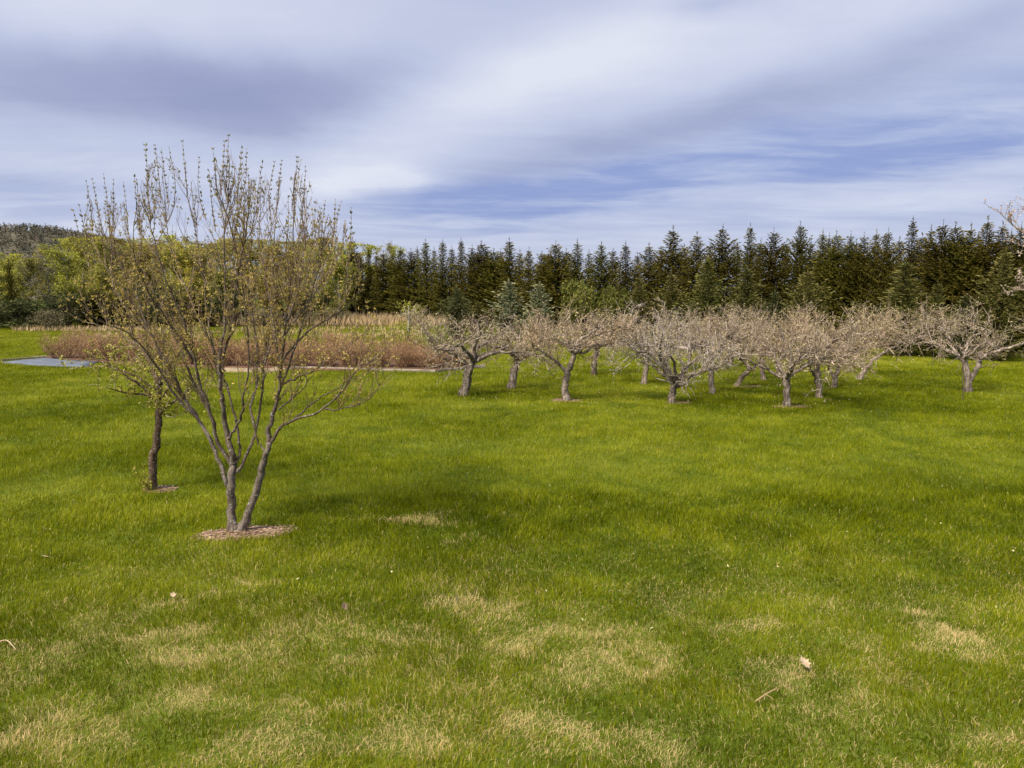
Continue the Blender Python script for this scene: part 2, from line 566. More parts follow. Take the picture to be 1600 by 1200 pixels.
M['tarp'] = plain_mat('grey_blue_sheet', [(0.3, (0.075, 0.09, 0.12)), (0.7, (0.17, 0.195, 0.24))], 2.6, rough=0.9, bump=0.9, dist=0.06)
M['dryleaf'] = plain_mat('pale_dead_leaf', [(0.3, (0.34, 0.24, 0.14)), (0.7, (0.58, 0.45, 0.30))], 40, rough=0.6)
M['brownleaf'] = plain_mat('brown_dead_leaf', [(0.3, (0.10, 0.06, 0.035)), (0.7, (0.42, 0.30, 0.19))], 40, rough=0.6)
M['twigwood'] = plain_mat('fallen_twig', [(0.3, (0.20, 0.13, 0.06)), (0.7, (0.40, 0.29, 0.14))], 60)
M['hill'] = plain_mat('hill_floor', [(0.3, (0.07, 0.065, 0.045)), (0.7, (0.13, 0.115, 0.08))], 0.05)


def ground_mat():
    m, g = new_mat('lawn_ground')
    ge = g.n.new('ShaderNodeNewGeometry')
    a = g.noise(ge.outputs['Position'], 0.55, 5, 0.6)
    b = g.noise(ge.outputs['Position'], 9.0, 5, 0.7)
    s = g.m('ADD', g.m('MULTIPLY', a, 0.6), g.m('MULTIPLY', b, 0.4))
    col = g.ramp(s, [(0.3, (0.035, 0.055, 0.006)), (0.5, (0.085, 0.12, 0.010)), (0.7, (0.15, 0.175, 0.025))])
    p = g.n.new('ShaderNodeBsdfPrincipled')
    p.inputs['Roughness'].default_value = 0.95
    p.inputs['Specular IOR Level'].default_value = 0.1
    g.put(p.inputs['Base Color'], col)
    bp = g.n.new('ShaderNodeBump')
    bp.inputs['Strength'].default_value = 0.6
    bp.inputs['Distance'].default_value = 0.03
    g.put(bp.inputs['Height'], b)
    g.l.new(bp.outputs[0], p.inputs['Normal'])
    g.l.new(p.outputs[0], g.out.inputs[0])
    return m


M['ground'] = ground_mat()


# ------------------------------------------------------------------ the ground, one sheet out to the horizon
def axis(lo, hi, fine, far):
    a = np.arange(lo, hi + fine / 2, fine)
    out = far * (np.geomspace(0.02, 1, 14))
    return np.concatenate([-out[::-1] + lo, a, out + hi])


xs, ys = axis(-26, 26, 0.33, 2500), axis(1, 60, 0.33, 2500)
gx, gy = np.meshgrid(xs, ys)
mb = MB()
nx, ny = len(xs), len(ys)
i, j = np.meshgrid(np.arange(ny - 1), np.arange(nx - 1), indexing='ij')
quads = np.stack([i * nx + j, i * nx + j + 1, (i + 1) * nx + j + 1, (i + 1) * nx + j], -1).reshape(-1, 4)
mb.add(np.stack([gx.ravel(), gy.ravel(), hfun(gx.ravel(), gy.ravel())], 1), quads=quads)
tag(mb.build('ground', M['ground'], smooth=True), kind='structure')

# ---- raised bed outline, tarp outline and mulch rings (the grass keeps off them)
BED = [ground(72, 561), ground(210, 571), ground(350, 577), ground(680, 582), ground(752, 575), ground(700, 558), ground(110, 546)]
TARP = [ground(2, 568), ground(72, 561.5), ground(155, 567), ground(140, 575), ground(95, 574), ground(42, 571)]
GRAVEL = [ground(345, 577), ground(395, 573), ground(452, 575), ground(455, 579), ground(420, 583), ground(350, 582.5)]
RINGS = [  # px, py, half width px, half depth px of the mulch around a stem
    (384, 836, 82, 11, 'light wood chip mulch ring round the foot of the multi-stemmed tree'),
    (252, 765, 30, 5, 'thin mulch patch at the foot of the small dark-trunked tree'),
    (882, 626, 27, 3, 'tan mulch ring under the apple tree with one bare forked left limb'),
    (1062, 630, 22, 1.6, 'worn earth under the low forked apple tree'),
    (1235, 636, 34, 2.2, 'thin litter round the foot of the frontmost apple tree'),
    (1168, 604, 26, 1.5, 'worn earth round the crooked leaning apple tree'),
]
ring_geo = []
for px, py, hw, hd, lab in RINGS:
    c = ground(px, py)
    rx = hw * c[1] / F_PX
    ry = (ground(px, py - hd)[1] - ground(px, py + hd)[1]) / 2
    ring_geo.append((c[0], c[1], rx, ry))
for k, ((cx, cy, rx, ry), spec) in enumerate(zip(ring_geo, RINGS)):
    rng = np.random.default_rng(40 + k)
    mb = MB()
    n = 48
    th = np.linspace(0, 2 * math.pi, n, endpoint=False)
    wob = 1 + 0.55 * (vnoise(np.cos(th) * 2 + 9, np.sin(th) * 2 + 9, k) - 0.5) + 0.1 * (rng.random(n) - 0.5)
    rings = []
    for f in (0.02, 0.35, 0.7, 0.9, 1.0):
        x, y = cx + np.cos(th) * rx * f * wob, cy + np.sin(th) * ry * f * wob
        if k == 0: y = y + 0.45 * ry * (x - cx) / rx
        z = hfun(x, y) + 0.006 * (1 - f ** 2) + (0.008 if f < 1 else -0.01)
        rings.append(np.stack([x, y, z], 1))
    V = np.concatenate(rings)
    ii, kk = np.meshgrid(np.arange(4), np.arange(n), indexing='ij')
    mb.add(V, quads=np.stack([ii * n + kk, ii * n + (kk + 1) % n, (ii + 1) * n + (kk + 1) % n, (ii + 1) * n + kk], -1).reshape(-1, 4))
    o = tag(mb.build('mulch', M['mulch'], smooth=True), spec[4], 'mulch', kind='stuff')
    m = 700 if k == 0 else 160
    a, r = rng.uniform(0, 2 * math.pi, m), rng.random(m) ** 0.5
    x, y = cx + np.cos(a) * rx * r, cy + np.sin(a) * ry * r
    if k == 0: y = y + 0.45 * ry * (x - cx) / rx
    C = np.stack([x, y, hfun(x, y) + 0.007 * (1 - np.minimum(r, 1) ** 2) + 0.014], 1)
    D = np.stack([rng.normal(size=m), rng.normal(size=m), rng.normal(size=m) * 0.12], 1)
    mb = MB()
    mb.leaves(C, D, rng.uniform(0.02, 0.075, m), rng.uniform(0.008, 0.024, m), rng, side=norm(np.cross(norm(D), [0, 0, 1.0]) + rng.normal(size=(m, 3)) * 0.15))
    mb.build('wood_chips', M['chips'], o)


def slab(name, poly, z0, z1, mat, wob=0.0, rng=RNG):
    """flat-topped sheet or plate over a polygon, subdivided along its rim"""
    P = np.asarray(poly)[:, :2]
    Q = []
    for a, b in zip(P, np.roll(P, -1, 0)):
        n = max(2, int(np.linalg.norm(b - a) / 0.35))
        for t in np.arange(n) / n:
            Q.append(a + (b - a) * t + rng.normal(size=2) * wob)
    Q = np.array(Q)
    c = Q.mean(0)
    n = len(Q)
    mb = MB()
    V = []
    for f, z in ((1.0, z0), (1.0, z1), (0.66, z1), (0.33, z1)):
        p = c + (Q - c) * f
        V.append(np.column_stack([p, hfun(p[:, 0], p[:, 1]) + z + (rng.normal(size=n) * 0.012 if f < 1 else 0)]))
    V.append(np.array([[*c, hfun(c[0], c[1]) + z1]]))
    k = np.arange(n)
    qs = [np.stack([L * n + k, L * n + (k + 1) % n, (L + 1) * n + (k + 1) % n, (L + 1) * n + k], 1) for L in range(3)]
    mb.add(np.concatenate(V), quads=np.concatenate(qs), tris=np.stack([3 * n + k, 3 * n + (k + 1) % n, np.full(n, 4 * n)], 1))
    return mb.build(name, mat)


tag(slab('soil', BED, -0.02, 0.06, M['bedsoil'], 0.02), kind='structure')
tag(slab('tarp', TARP, -0.01, 0.045, M['tarp'], 0.02), 'grey-blue weed sheet lying flat on the lawn beside the red bushes', 'ground sheet')
tag(slab('gravel', GRAVEL, -0.01, 0.045, M['gravel'], 0.09), kind='structure')


def plank(mb, a, b, h, w):
    a, b = np.array(a), np.array(b)
    d = norm(b - a)
    s = np.array([-d[1], d[0], 0])
    n = max(2, int(np.linalg.norm(b - a) / 0.5))
    t = np.linspace(0, 1, n)[:, None]
    L = a + (b - a) * t
    L[:, 2] = hfun(L[:, 0], L[:, 1])
    e = 0.012
    prof = [(-w, -0.05), (-w, h - e), (-w + e, h), (w - e, h), (w, h - e), (w, -0.05)]
    V = np.concatenate([L + s * p + np.array([0, 0, z]) for p, z in prof]).reshape(len(prof), n, 3).transpose(1, 0, 2).reshape(-1, 3)
    k = len(prof)
    i, j = np.meshgrid(np.arange(n - 1), np.arange(k), indexing='ij')
    q = np.stack([i * k + j, i * k + (j + 1) % k, (i + 1) * k + (j + 1) % k, (i + 1) * k + j], -1).reshape(-1, 4)
    ends = np.array([[0, 1, 4, 5], [1, 2, 3, 4]])
    mb.add(V, quads=np.concatenate([q, ends, ends[:, ::-1] + (n - 1) * k]))


edge = empty('bed_edging', ground(560, 581), 'pale weathered timber edging along the near side of the red bush bed', 'edging')
for a, b in (((455, 577.6), (565, 580)), ((566, 580), (681, 582.6)), ((683, 582.4), (757, 574.5)), ((72, 560.3), (2, 566.5))):
    mb = MB()
    A, B = ground(*a) - np.array(edge.location), ground(*b) - np.array(edge.location)
    # planks are laid in world space, then moved under the empty
    plank(mb, ground(*a), ground(*b), 0.095, 0.04)
    for k in range(len(mb.v)): mb.v[k] = mb.v[k] - np.array(edge.location)
    mb.build('board', M['edging'], edge)


# ------------------------------------------------------------------ grass
DRY = [(900, 1062, 95, 26), (720, 1078, 80, 24), (560, 1035, 50, 18), (330, 1120, 110, 24), (400, 1185, 80, 22), (1290, 1092, 75, 18), (1565, 1150, 60, 30),
       (1130, 972, 50, 9), (1420, 968, 30, 6), (660, 1140, 100, 30), (1065, 1180, 70, 24), (1000, 1045, 45, 14), (60, 1180, 90, 24), (820, 1180, 80, 24),
       (300, 1010, 110, 16), (1180, 1060, 45, 12), (620, 1000, 60, 12), (1500, 1010, 40, 12), (770, 950, 60, 10), (880, 985, 70, 10),
       (620, 815, 55, 3.5), (720, 842, 22, 4), (400, 918, 40, 5), (250, 960, 45, 6), (780, 812, 14, 3)]


def drymask(x, y):
    m = np.zeros(len(x))
    x = x + 0.55 * (fbm(x / 0.5, y / 0.5, 71, 3) - 0.5)
    y = y + 0.9 * (fbm(x / 0.6, y / 0.6, 81, 3) - 0.5)
    for px, py, sx, sy in DRY:
        c = ground(px, py)
        wx = sx * c[1] / F_PX * 1.1
        wy = (ground(px, py - sy)[1] - ground(px, py + sy)[1]) / 2
        m = np.maximum(m, np.exp(-(((x - c[0]) / wx) ** 2 + ((y - c[1]) / wy) ** 2)))
    return m


def build_grass():
    rng = np.random.default_rng(11)
    N = 2900000
    dmin, dmax = 2.2, 66.0
    dd = np.linspace(dmin, dmax, 4000)
    rho = np.minimum(1, (4.8 / dd)) ** 1.4 * (0.72 * dd + 2.2)
    cdf = np.cumsum(rho); cdf /= cdf[-1]
    y = np.interp(rng.random(N), cdf, dd)
    x = (rng.random(N) * 2 - 1) * (0.72 * y + 2.2)
    keep = ~inside(BED, x, y) & ~inside(TARP, x, y) & ~inside(GRAVEL, x, y)
    for q, (cx, cy, rx, ry) in enumerate(ring_geo):
        r = ((x - cx) / rx) ** 2 + ((y - cy - (0.45 * ry * (x - cx) / rx if q == 0 else 0)) / ry) ** 2
        wb = 0.55 * (vnoise((x - cx) / rx * 2 + 9, (y - cy) / ry * 2 + 9, 3) - 0.5)
        keep &= (r > rng.uniform(0.70, 1.0, N) + wb) | (rng.random(N) < 0.03)
    # the far field ends where the wood and the spruce row start
    x, y = x[keep], y[keep]
    n = len(x)
    big = fbm(x / 2.6, y / 2.6, 1, 3)
    mid = fbm(x / 0.7, y / 0.7, 2, 3)
    tuft = vnoise(x / 0.16, y / 0.16, 3)
    lush = np.clip((0.5 * big + 0.5 * mid - 0.40) / 0.22, 0, 1)
    dm = drymask(x, y)
    near = np.clip((7.6 - y) / 2.6, 0, 1)
    patch = np.clip((fbm(x / 0.36, y / 0.36, 21, 4) - 0.47) / 0.14, 0, 1)
    pd = np.clip(dm * (0.50 + 1.1 * patch) * 1.15 + near * (0.11 + 0.34 * patch) + 0.045, 0, 0.96)
    dry = (rng.random(n) < pd * (0.55 + 0.6 * tuft)) * rng.uniform(0.55, 1.0, n)
    fine = fbm(x / 0.22, y / 0.22, 61, 2)
    big2 = fbm(x / 5.0, y / 3.5, 47, 3)
    tint = 0.40 + 0.24 * rng.normal(size=n) + 0.42 * (0.5 - lush) + 0.5 * (big2 - 0.5) + 1.1 * (mid - 0.5) + 0.5 * (fine - 0.5)
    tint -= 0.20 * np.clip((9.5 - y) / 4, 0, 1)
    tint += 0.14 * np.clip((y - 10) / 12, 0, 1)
    tint = np.clip(tint, 0, 1)
    far = np.clip(y / 4.8, 1, None)
    h = (0.036 + 0.030 * lush + 0.016 * tuft) * rng.uniform(0.5, 1.5, n) * (1 - 0.35 * (dry > 0)) * far ** 0.06
    w = 0.0026 * rng.uniform(0.7, 1.4, n) * far ** 0.85
    phi = rng.uniform(0, 2 * math.pi, n)
    lean_a = 2 * math.pi * fbm(x / 1.1, y / 1.1, 51, 2) * 2
    lean = np.stack([np.cos(lean_a), np.sin(lean_a)], 1) * 0.24 * h[:, None] + rng.normal(size=(n, 2)) * (0.30 + 0.45 * (dry > 0))[:, None] * h[:, None]
    base = np.stack([x, y, hfun(x, y) - 0.004], 1)
    side = np.stack([np.cos(phi), np.sin(phi), np.zeros(n)], 1) * w[:, None] * 0.5
    midp = base + np.column_stack([lean * 0.30, h * 0.58])
    tip = base + np.column_stack([lean, h * (1 - 0.25 * np.clip(np.hypot(lean[:, 0], lean[:, 1]) / h, 0, 1.5))])
    mb = MB()
    nr = y < 9.0
    m = nr.sum()
    V = np.stack([base[nr] - side[nr], base[nr] + side[nr], midp[nr] + side[nr] * 0.8, midp[nr] - side[nr] * 0.8, tip[nr]], 1).reshape(-1, 3)
    k = np.arange(m)[:, None] * 5
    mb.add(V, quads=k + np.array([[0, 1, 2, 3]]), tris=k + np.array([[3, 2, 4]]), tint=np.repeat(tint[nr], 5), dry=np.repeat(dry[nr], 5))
    fr = ~nr
    m = fr.sum()
    V = np.stack([base[fr] - side[fr], base[fr] + side[fr], tip[fr]], 1).reshape(-1, 3)
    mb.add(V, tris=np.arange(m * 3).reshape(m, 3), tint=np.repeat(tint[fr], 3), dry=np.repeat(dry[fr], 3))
    tag(mb.build('grass', M['grass']), 'short green lawn grass with straw coloured patches', 'grass', kind='stuff')


build_grass()

# tall dry grass in front of the left end of the spruce row, and pale tufts on the left field
rng = np.random.default_rng(5)
P, Hh = [], []
for (x0, x1, y0, y1, n, h) in ((300, 750, 494, 511, 16000, 0.85), (360, 660, 513, 530, 1500, 0.32), (150, 330, 521, 530, 500, 0.30), (20, 330, 514, 519, 1300, 0.35)):
    for q in range(n):
        p = ground(rng.uniform(x0, x1), rng.uniform(y0, y1))
        if vnoise(p[0] * 0.6, p[1] * 0.3, 4) > 0.38 or n > 5000:
            P.append(p); Hh.append(h * rng.uniform(0.5, 1.25))
P, Hh = np.array(P), np.array(Hh)
mb = MB()
D = np.column_stack([rng.normal(size=(len(P), 2)) * 0.22, np.ones(len(P))])
mb.leaves(P, D, Hh, 0.05, rng)
tag(mb.build('dry_grass', M['drygrass']), 'tall straw coloured dry grass before the spruces', 'dry grass', kind='stuff')


# ------------------------------------------------------------------ multi-stemmed tree in front
def px_line(pts, Y, dz, y_wobble, rng):
    """traced stem: pixel path at the stem's own distance, moving dz metres in depth towards its tip"""
    k = len(pts)
    t = np.linspace(0, 1, k) ** 1.4
    return np.array([at(px, py, Y + dz * tt + rng.normal() * y_wobble * (tt > 0)) for (px, py), tt in zip(pts, t)])


def segs_of(P, R):
    return P[:-1], P[1:], R[:-1]


def build_front_tree():
    rng = np.random.default_rng(21)
    base = ground(369, 833)
    Y = base[1]
    k = Y / F_PX
    root = empty('multi_stem_tree', (base[0], base[1], 0), 'tall multi-stemmed young tree with ochre budding shoots on a wood chip ring', 'tree')
    O = np.array(root.location)
    # (path, start radius px, end radius px, depth change at tip, is main stem)
    st = [
        ([(366, 840), (361, 800), (361, 760), (365, 720)], 8.5, 7, 0, 1),
        ([(370, 843), (370, 833), (369, 824), (368, 817)], 8.5, 5.5, 0, 1),
        ([(372, 840), (388, 802), (402, 760), (412, 722), (420, 693)], 8, 5.2, -0.1, 1),
        ([(365, 724), (360, 700), (352, 667), (348, 635), (344, 600), (343, 560), (350, 500), (352, 430), (350, 350), (357, 280), (357, 218)], 5.8, .7, -.3, 1),
        ([(360, 768), (352, 750), (340, 715), (325, 680), (310, 655), (292, 628), (275, 600), (255, 565), (235, 520), (215, 470), (190, 420), (160, 360), (137, 292)], 4.6, .6, .4, 1),
        ([(362, 728), (340, 690), (325, 635), (312, 600), (303, 560), (285, 500), (262, 440), (240, 380), (225, 300), (225, 234)], 4.2, .6, -.6, 1),
        ([(368, 738), (376, 730), (390, 700), (400, 672), (410, 610), (413, 572), (418, 510), (425, 440), (432, 350), (440, 256)], 3.6, .6, .7, 1),
        ([(420, 697), (421, 670), (430, 640), (438, 600), (440, 560), (448, 500), (456, 430), (462, 350), (466, 254)], 5.0, .7, -.2, 1),
        ([(420, 697), (435, 672), (457, 657), (500, 642), (532, 615), (555, 582), (585, 560), (612, 538)], 3.4, .5, -.9, 1),
        ([(310, 655), (275, 620), (240, 565), (207, 525), (160, 500), (125, 482)], 2.8, .5, -.7, 0),
        ([(325, 640), (300, 590), (280, 540), (255, 480), (228, 430), (200, 370), (180, 300)], 2.8, .5, .9, 0),
        ([(400, 672), (392, 635), (402, 597), (400, 540), (395, 470), (390, 400), (380, 320), (378, 237)], 2.8, .5, 1.2, 0),
        ([(369, 722), (375, 700), (370, 665), (358, 615), (338, 560), (325, 500), (318, 430), (305, 360), (290, 290), (286, 228)], 3.0, .5, .6, 0),
        ([(354, 688), (362, 678), (375, 655), (381, 622), (388, 572), (385, 500), (378, 420), (360, 340), (340, 280), (333, 238)], 3.0, .5, -.9, 0),
        ([(437, 612), (455, 560), (470, 510), (490, 450), (505, 390), (520, 318)], 2.6, .5, -.8, 0),
        ([(440, 577), (430, 520), (420, 450), (408, 370), (410, 260)], 2.6, .5, .6, 0),
        ([(446, 520), (480, 470), (515, 420), (540, 370), (548, 332)], 2.2, .5, .8, 0),
        ([(508, 639), (532, 639), (575, 625), (592, 605), (604, 588)], 1.6, .4, -.3, 0),
        ([(458, 657), (487, 632), (520, 610), (555, 590), (590, 578)], 1.9, .4, .3, 0),
        ([(437, 606), (452, 594), (482, 582), (512, 562), (545, 540), (585, 505)], 2.5, .4, -.5, 0),
        ([(412, 704), (405, 692), (398, 676)], 2.2, 1.8, 0, 0),
        ([(436, 640), (470, 610), (490, 585), (508, 565)], 1.5, .4, -.6, 0),
        ([(300, 640), (265, 592), (225, 548), (185, 518), (135, 500)], 2.2, .4, .5, 0),
        ([(440, 565), (475, 520), (520, 490), (560, 455), (572, 430)], 2.3, .4, -.4, 0),
        ([(287, 620), (262, 570), (222, 500), (185, 440), (150, 390), (120, 335)], 2.6, .4, -.2, 0),
        ([(345, 600), (330, 540), (300, 470), (275, 400), (255, 330), (248, 236)], 2.5, .4, 1.2, 0),
        ([(349, 560), (365, 490), (372, 420), (385, 350), (392, 290)], 2.3, .4, -1.2, 0),
        ([(450, 500), (470, 430), (482, 350), (481, 265)], 2.2, .4, .9, 0),
        ([(303, 565), (270, 510), (230, 450), (205, 380), (205, 285)], 2.4, .4, -1.1, 0),
        ([(240, 525), (200, 480), (170, 430), (165, 350), (163, 278)], 1.8, .4, .2, 0),
        ([(413, 570), (440, 500), (475, 440), (500, 380), (530, 345)], 2.2, .4, 1.3, 0),
    ]
    P0s, P1s, Rs = [], [], []
    bm = None
    for pts, r0, r1, dz, main in st:
        pts = [(360 + (x - 360) * (1 - 0.06 * max(0, (560 - y) / 340)), y if y > 560 else 560 - (560 - y) * 0.93) for x, y in pts]
        P = spline(px_line(pts, Y, dz, 0.015, rng), 4) - O
        P[1:-1] += rng.normal(size=P[1:-1].shape) * 0.006
        R = np.linspace(1, 0, len(P)) ** (0.9 if pts[0][1] > 830 else 1.35) * (r0 - r1) * k * (1.0 if pts[0][1] > 830 else 0.90) + r1 * k * 0.8
        if pts[0][1] > 830:
            R[:4] *= np.array([1.75, 1.35, 1.12, 1.04])
        mb = MB()
        mb.tube(P, R, 10 if main else 6, 0.06, rng)
        mb.build('stem' if main else 'branch', M['maple_bark' if pts[0][1] > 760 else 'maple_upper'], root, smooth=True)
        z = P[:, 2]
        sel = np.arange(len(P) - 1)
        sel = sel[z[sel] > 1.25 if dz != -.9 else z[sel] > 0.9]
        P0s.append(P[:-1][sel]); P1s.append(P[1:][sel]); Rs.append(R[:-1][sel])
    P0, P1, R = map(np.concatenate, (P0s, P1s, Rs))
    wt = np.clip((P0[:, 2] - 0.9) / 0.7, 0.15, 1) * np.clip((3.75 - P0[:, 2]) / 0.5, 0.25, 1)
    tw = MB()
    a = sprout(rng, P0, P1, R, 540, 0.18, 0.62, 0.46, 0.48, 5, 0.10, 0.0046, wt, 0.35, 0.35)
    b = sprout(rng, *a[:3], 2400, 0.08, 0.32, 0.46, 0.45, 3, 0.08, 0.0024, None, 0.4, 0.3)
    def trim(q):
        """shoots end at the outline of the crown"""
        px, py = proj(q[1] + O)
        lim = np.interp(px, [60, 100, 118, 135, 215, 226, 285, 310, 335, 357, 385, 408, 440, 466, 481, 508, 548, 575, 640],
                        [520, 400, 335, 288, 282, 230, 222, 245, 234, 214, 232, 256, 254, 248, 262, 316, 326, 430, 520])
        ok = py > lim + 12 + 85 * vnoise(px / 9.0, px * 0 + 3, 5) ** 2
        return tuple(v[ok] for v in q)
    a, b = trim(a), trim(b)
    for q in (a, b):
        tw.prisms(*q, sides=4)
    # straight leaders with opposite buds that make the ragged top of the crown
    LEAD = [(115, 330), (124, 322), (135, 285), (144, 281), (162, 273), (177, 282), (193, 286), (210, 277), (214, 282), (227, 228), (242, 228), (252, 233), (264, 232), (285, 222), (311, 247),
            (327, 268), (333, 234), (351, 222), (357, 213), (378, 232), (385, 234), (410, 255), (429, 254), (440, 252), (465, 247), (470, 252), (478, 262), (508, 315), (524, 313), (533, 316),
            (549, 326), (552, 366), (300, 300), (400, 300), (450, 310), (155, 330)]
    AL, BL = np.concatenate([P0, a[0]]), np.concatenate([P1, a[1]])
    bx, by = proj(BL + O)
    bud_c, bud_d, bud_s = [], [], []
    for tx, ty in LEAD:
        cost = np.abs(bx - tx - (by - ty) * 0.10 * np.sign(340 - tx)) + np.abs(by - ty - 85) * 0.6 + np.where(by < ty + 35, 500, 0)
        j = int(np.argmin(cost))
        s0 = BL[j]
        tip = at(tx, ty, s0[1] + O[1] + rng.normal() * 0.05) - O
        mid = s0 * 0.5 + tip * 0.5 + np.array([rng.normal() * 0.02, 0, -0.02])
        Q = spline(np.array([s0, mid, tip]), 5)
        rad = np.linspace(0.0045, 0.0016, len(Q))
        tw.prisms(Q[:-1], Q[1:], rad[:-1], rad[1:], 4)
        L = np.linalg.norm(tip - s0)
        nn = int(L / 0.042)
        ax = norm((tip - s0)[None])[0]
        for q in range(nn):
            t = (q + 1) / nn
            c = (1 - t) ** 2 * s0 + 2 * t * (1 - t) * mid + t * t * tip
            ph = rng.uniform(0, 6.28)
            pv = np.array([math.cos(ph), math.sin(ph), 0])
            for sg in (-1, 1, -.5, .5):
                bud_c.append(c); bud_d.append(ax * 0.9 + pv * sg * 0.9); bud_s.append(rng.choice([0.004, 0.020, 0.026, 0.034]) * rng.uniform(0.8, 1.2))
    tw.build('twigs', M['maple_twig'], root)
    # leaf pairs and bud clusters along every shoot
    lf = MB()
    A = [np.concatenate([a[0], b[0], P0[R < 0.006]]), np.concatenate([a[1], b[1], P1[R < 0.006]])]
    L = np.linalg.norm(A[1] - A[0], axis=1)
    n = 14500
    wl = L * (1 - 0.62 * np.clip((A[0][:, 2] - 2.5) / 0.7, 0, 1))
    ci = rng.choice(len(L), n // 4, p=wl / wl.sum())
    t = rng.random((n // 4, 1))
    nodes = A[0][ci] + (A[1][ci] - A[0][ci]) * t
    dirs = norm(A[1][ci] - A[0][ci])
    nodes = np.repeat(nodes, 4, 0); dirs = np.repeat(dirs, 4, 0)
    rv = rng.normal(size=(n, 3))
    perp = norm(rv - dirs * (rv * dirs).sum(1, keepdims=True))
    top = np.clip((nodes[:, 2] - 2.7) / 0.8, 0, 1)
    size = rng.uniform(0.014, 0.034, n) * (1 - 0.25 * top)
    lf.leaves(nodes + rng.normal(size=(n, 3)) * 0.004, dirs * 0.7 + perp, size, size * rng.uniform(0.4, 0.62, n), rng,
              tint=np.clip(rng.normal(0.55, 0.25, n), 0, 1), dry=np.clip(top * rng.uniform(0.5, 1.1, n), 0, 1), fold=0.15)
    sel = rng.choice(len(b[0]), 1100, replace=False)
    tips = b[1][sel]
    td = norm(b[1][sel] - b[0][sel])
    tips = np.repeat(tips, 5, 0); td = np.repeat(td, 5, 0)
    m = len(tips)
    top = np.clip((tips[:, 2] - 2.7) / 0.8, 0, 1)
    lf.leaves(tips, td + rng.normal(size=(m, 3)) * 0.55, rng.uniform(0.018, 0.036, m), 0.012, rng, tint=np.clip(rng.normal(0.6, 0.25, m), 0, 1),
              dry=np.clip(top * rng.uniform(0.5, 1.1, m), 0, 1))
    m = len(bud_c)
    lf.leaves(np.array(bud_c), np.array(bud_d), np.array(bud_s), np.array(bud_s) * 0.42, rng, tint=np.clip(rng.normal(0.5, 0.25, m), 0, 1), dry=rng.uniform(0.4, 1.0, m))
    lf.build('leaves', M['maple_leaf'], root)


build_front_tree()


def build_small_tree():
    rng = np.random.default_rng(23)
    base = ground(238, 766)
    Y = base[1]
    k = Y / F_PX
    root = empty('small_tree', (base[0], base[1], 0), 'small dark-trunked tree with yellow-green leaves left of the multi-stemmed tree', 'tree')
    O = np.array(root.location)
    tr = MB()
    segs = []
    for pts, r0, r1, dz in (
            ([(237, 770), (239, 745), (240, 715), (246, 680), (248, 650), (247, 630)], 7.0, 4.6, 0),
            ([(247, 632), (249, 605), (252, 575), (256, 545), (258, 520)], 5, 1, .2),
            ([(247, 622), (230, 612), (205, 592), (175, 575), (145, 560)], 3, .7, -.2),
            ([(248, 612), (225, 596), (195, 580), (165, 572), (140, 575)], 2.6, .6, .4),
            ([(249, 650), (256, 640), (275, 625), (300, 605), (320, 590)], 2.6, .6, -.2),
            ([(247, 625), (220, 616), (190, 612), (165, 605)], 2.2, .5, -.5),
            ([(250, 600), (235, 570), (215, 545), (195, 530)], 2.4, .6, .5),
            ([(250, 590), (270, 565), (285, 545), (295, 525)], 2.4, .6, .3),
            ([(248, 628), (258, 612), (280, 600)], 2.2, .5, -.7),
            ([(249, 612), (240, 590), (225, 570), (220, 550)], 2.2, .5, .9)):
        P = spline(px_line(pts, Y, dz, 0.01, rng), 4) - O
        P[1:-1] += rng.normal(size=P[1:-1].shape) * 0.006
        R = np.linspace(r0, r1, len(P)) * k
        tr.tube(P, R, 8, 0.06, rng)
        if r0 < 6: segs.append(segs_of(P, R))
    tr.build('trunk', M['dark_bark'], root, smooth=True)
    P0, P1, R = (np.concatenate([s[q] for s in segs]) for q in range(3))
    tw = MB()
    a = sprout(rng, P0, P1, R, 110, 0.15, 0.45, 0.55, 0.12, 4, 0.14, 0.0042)
    b = sprout(rng, *a[:3], 240, 0.08, 0.22, 0.55, 0.12, 3, 0.15, 0.003)
    tw.prisms(*a, sides=3); tw.prisms(*b, sides=3)
    tw.build('twigs', M['apple_twig'], root)
    lf = MB()
    A0, A1 = np.concatenate([a[0], b[0]]), np.concatenate([a[1], b[1]])
    n = 5000
    ci = rng.integers(0, len(A0), n)
    C = A0[ci] + (A1[ci] - A0[ci]) * rng.random((n, 1))
    sz = rng.uniform(0.018, 0.046, n)
    lf.leaves(C, rng.normal(size=(n, 3)) + np.array([0, 0, 0.3]), sz, sz * 0.55, rng, fold=0.15)
    lf.build('leaves', M['sprig'], root)
    # leafy sprouts from the foot of the trunk
    sp = MB()
    n = 16
    ang = rng.uniform(0, 2 * math.pi, n)
    p = np.stack([np.cos(ang) * 0.05 - 0.03, np.sin(ang) * 0.05, np.full(n, 0.02)], 1)
    q = p + np.stack([np.cos(ang) * 0.10 - 0.07, np.sin(ang) * 0.10, rng.uniform(0.10, 0.34, n)], 1)
    sp.prisms(p, q, np.full(n, 0.004), np.full(n, 0.002))
    m = 170
    c = rng.integers(0, n, m)
    C = p[c] + (q[c] - p[c]) * rng.uniform(0.2, 1, (m, 1))
    sp.leaves(C, rng.normal(size=(m, 3)), rng.uniform(0.03, 0.05, m), 0.026, rng)
    sp.build('sprouts', M['sprig'], root)


build_small_tree()


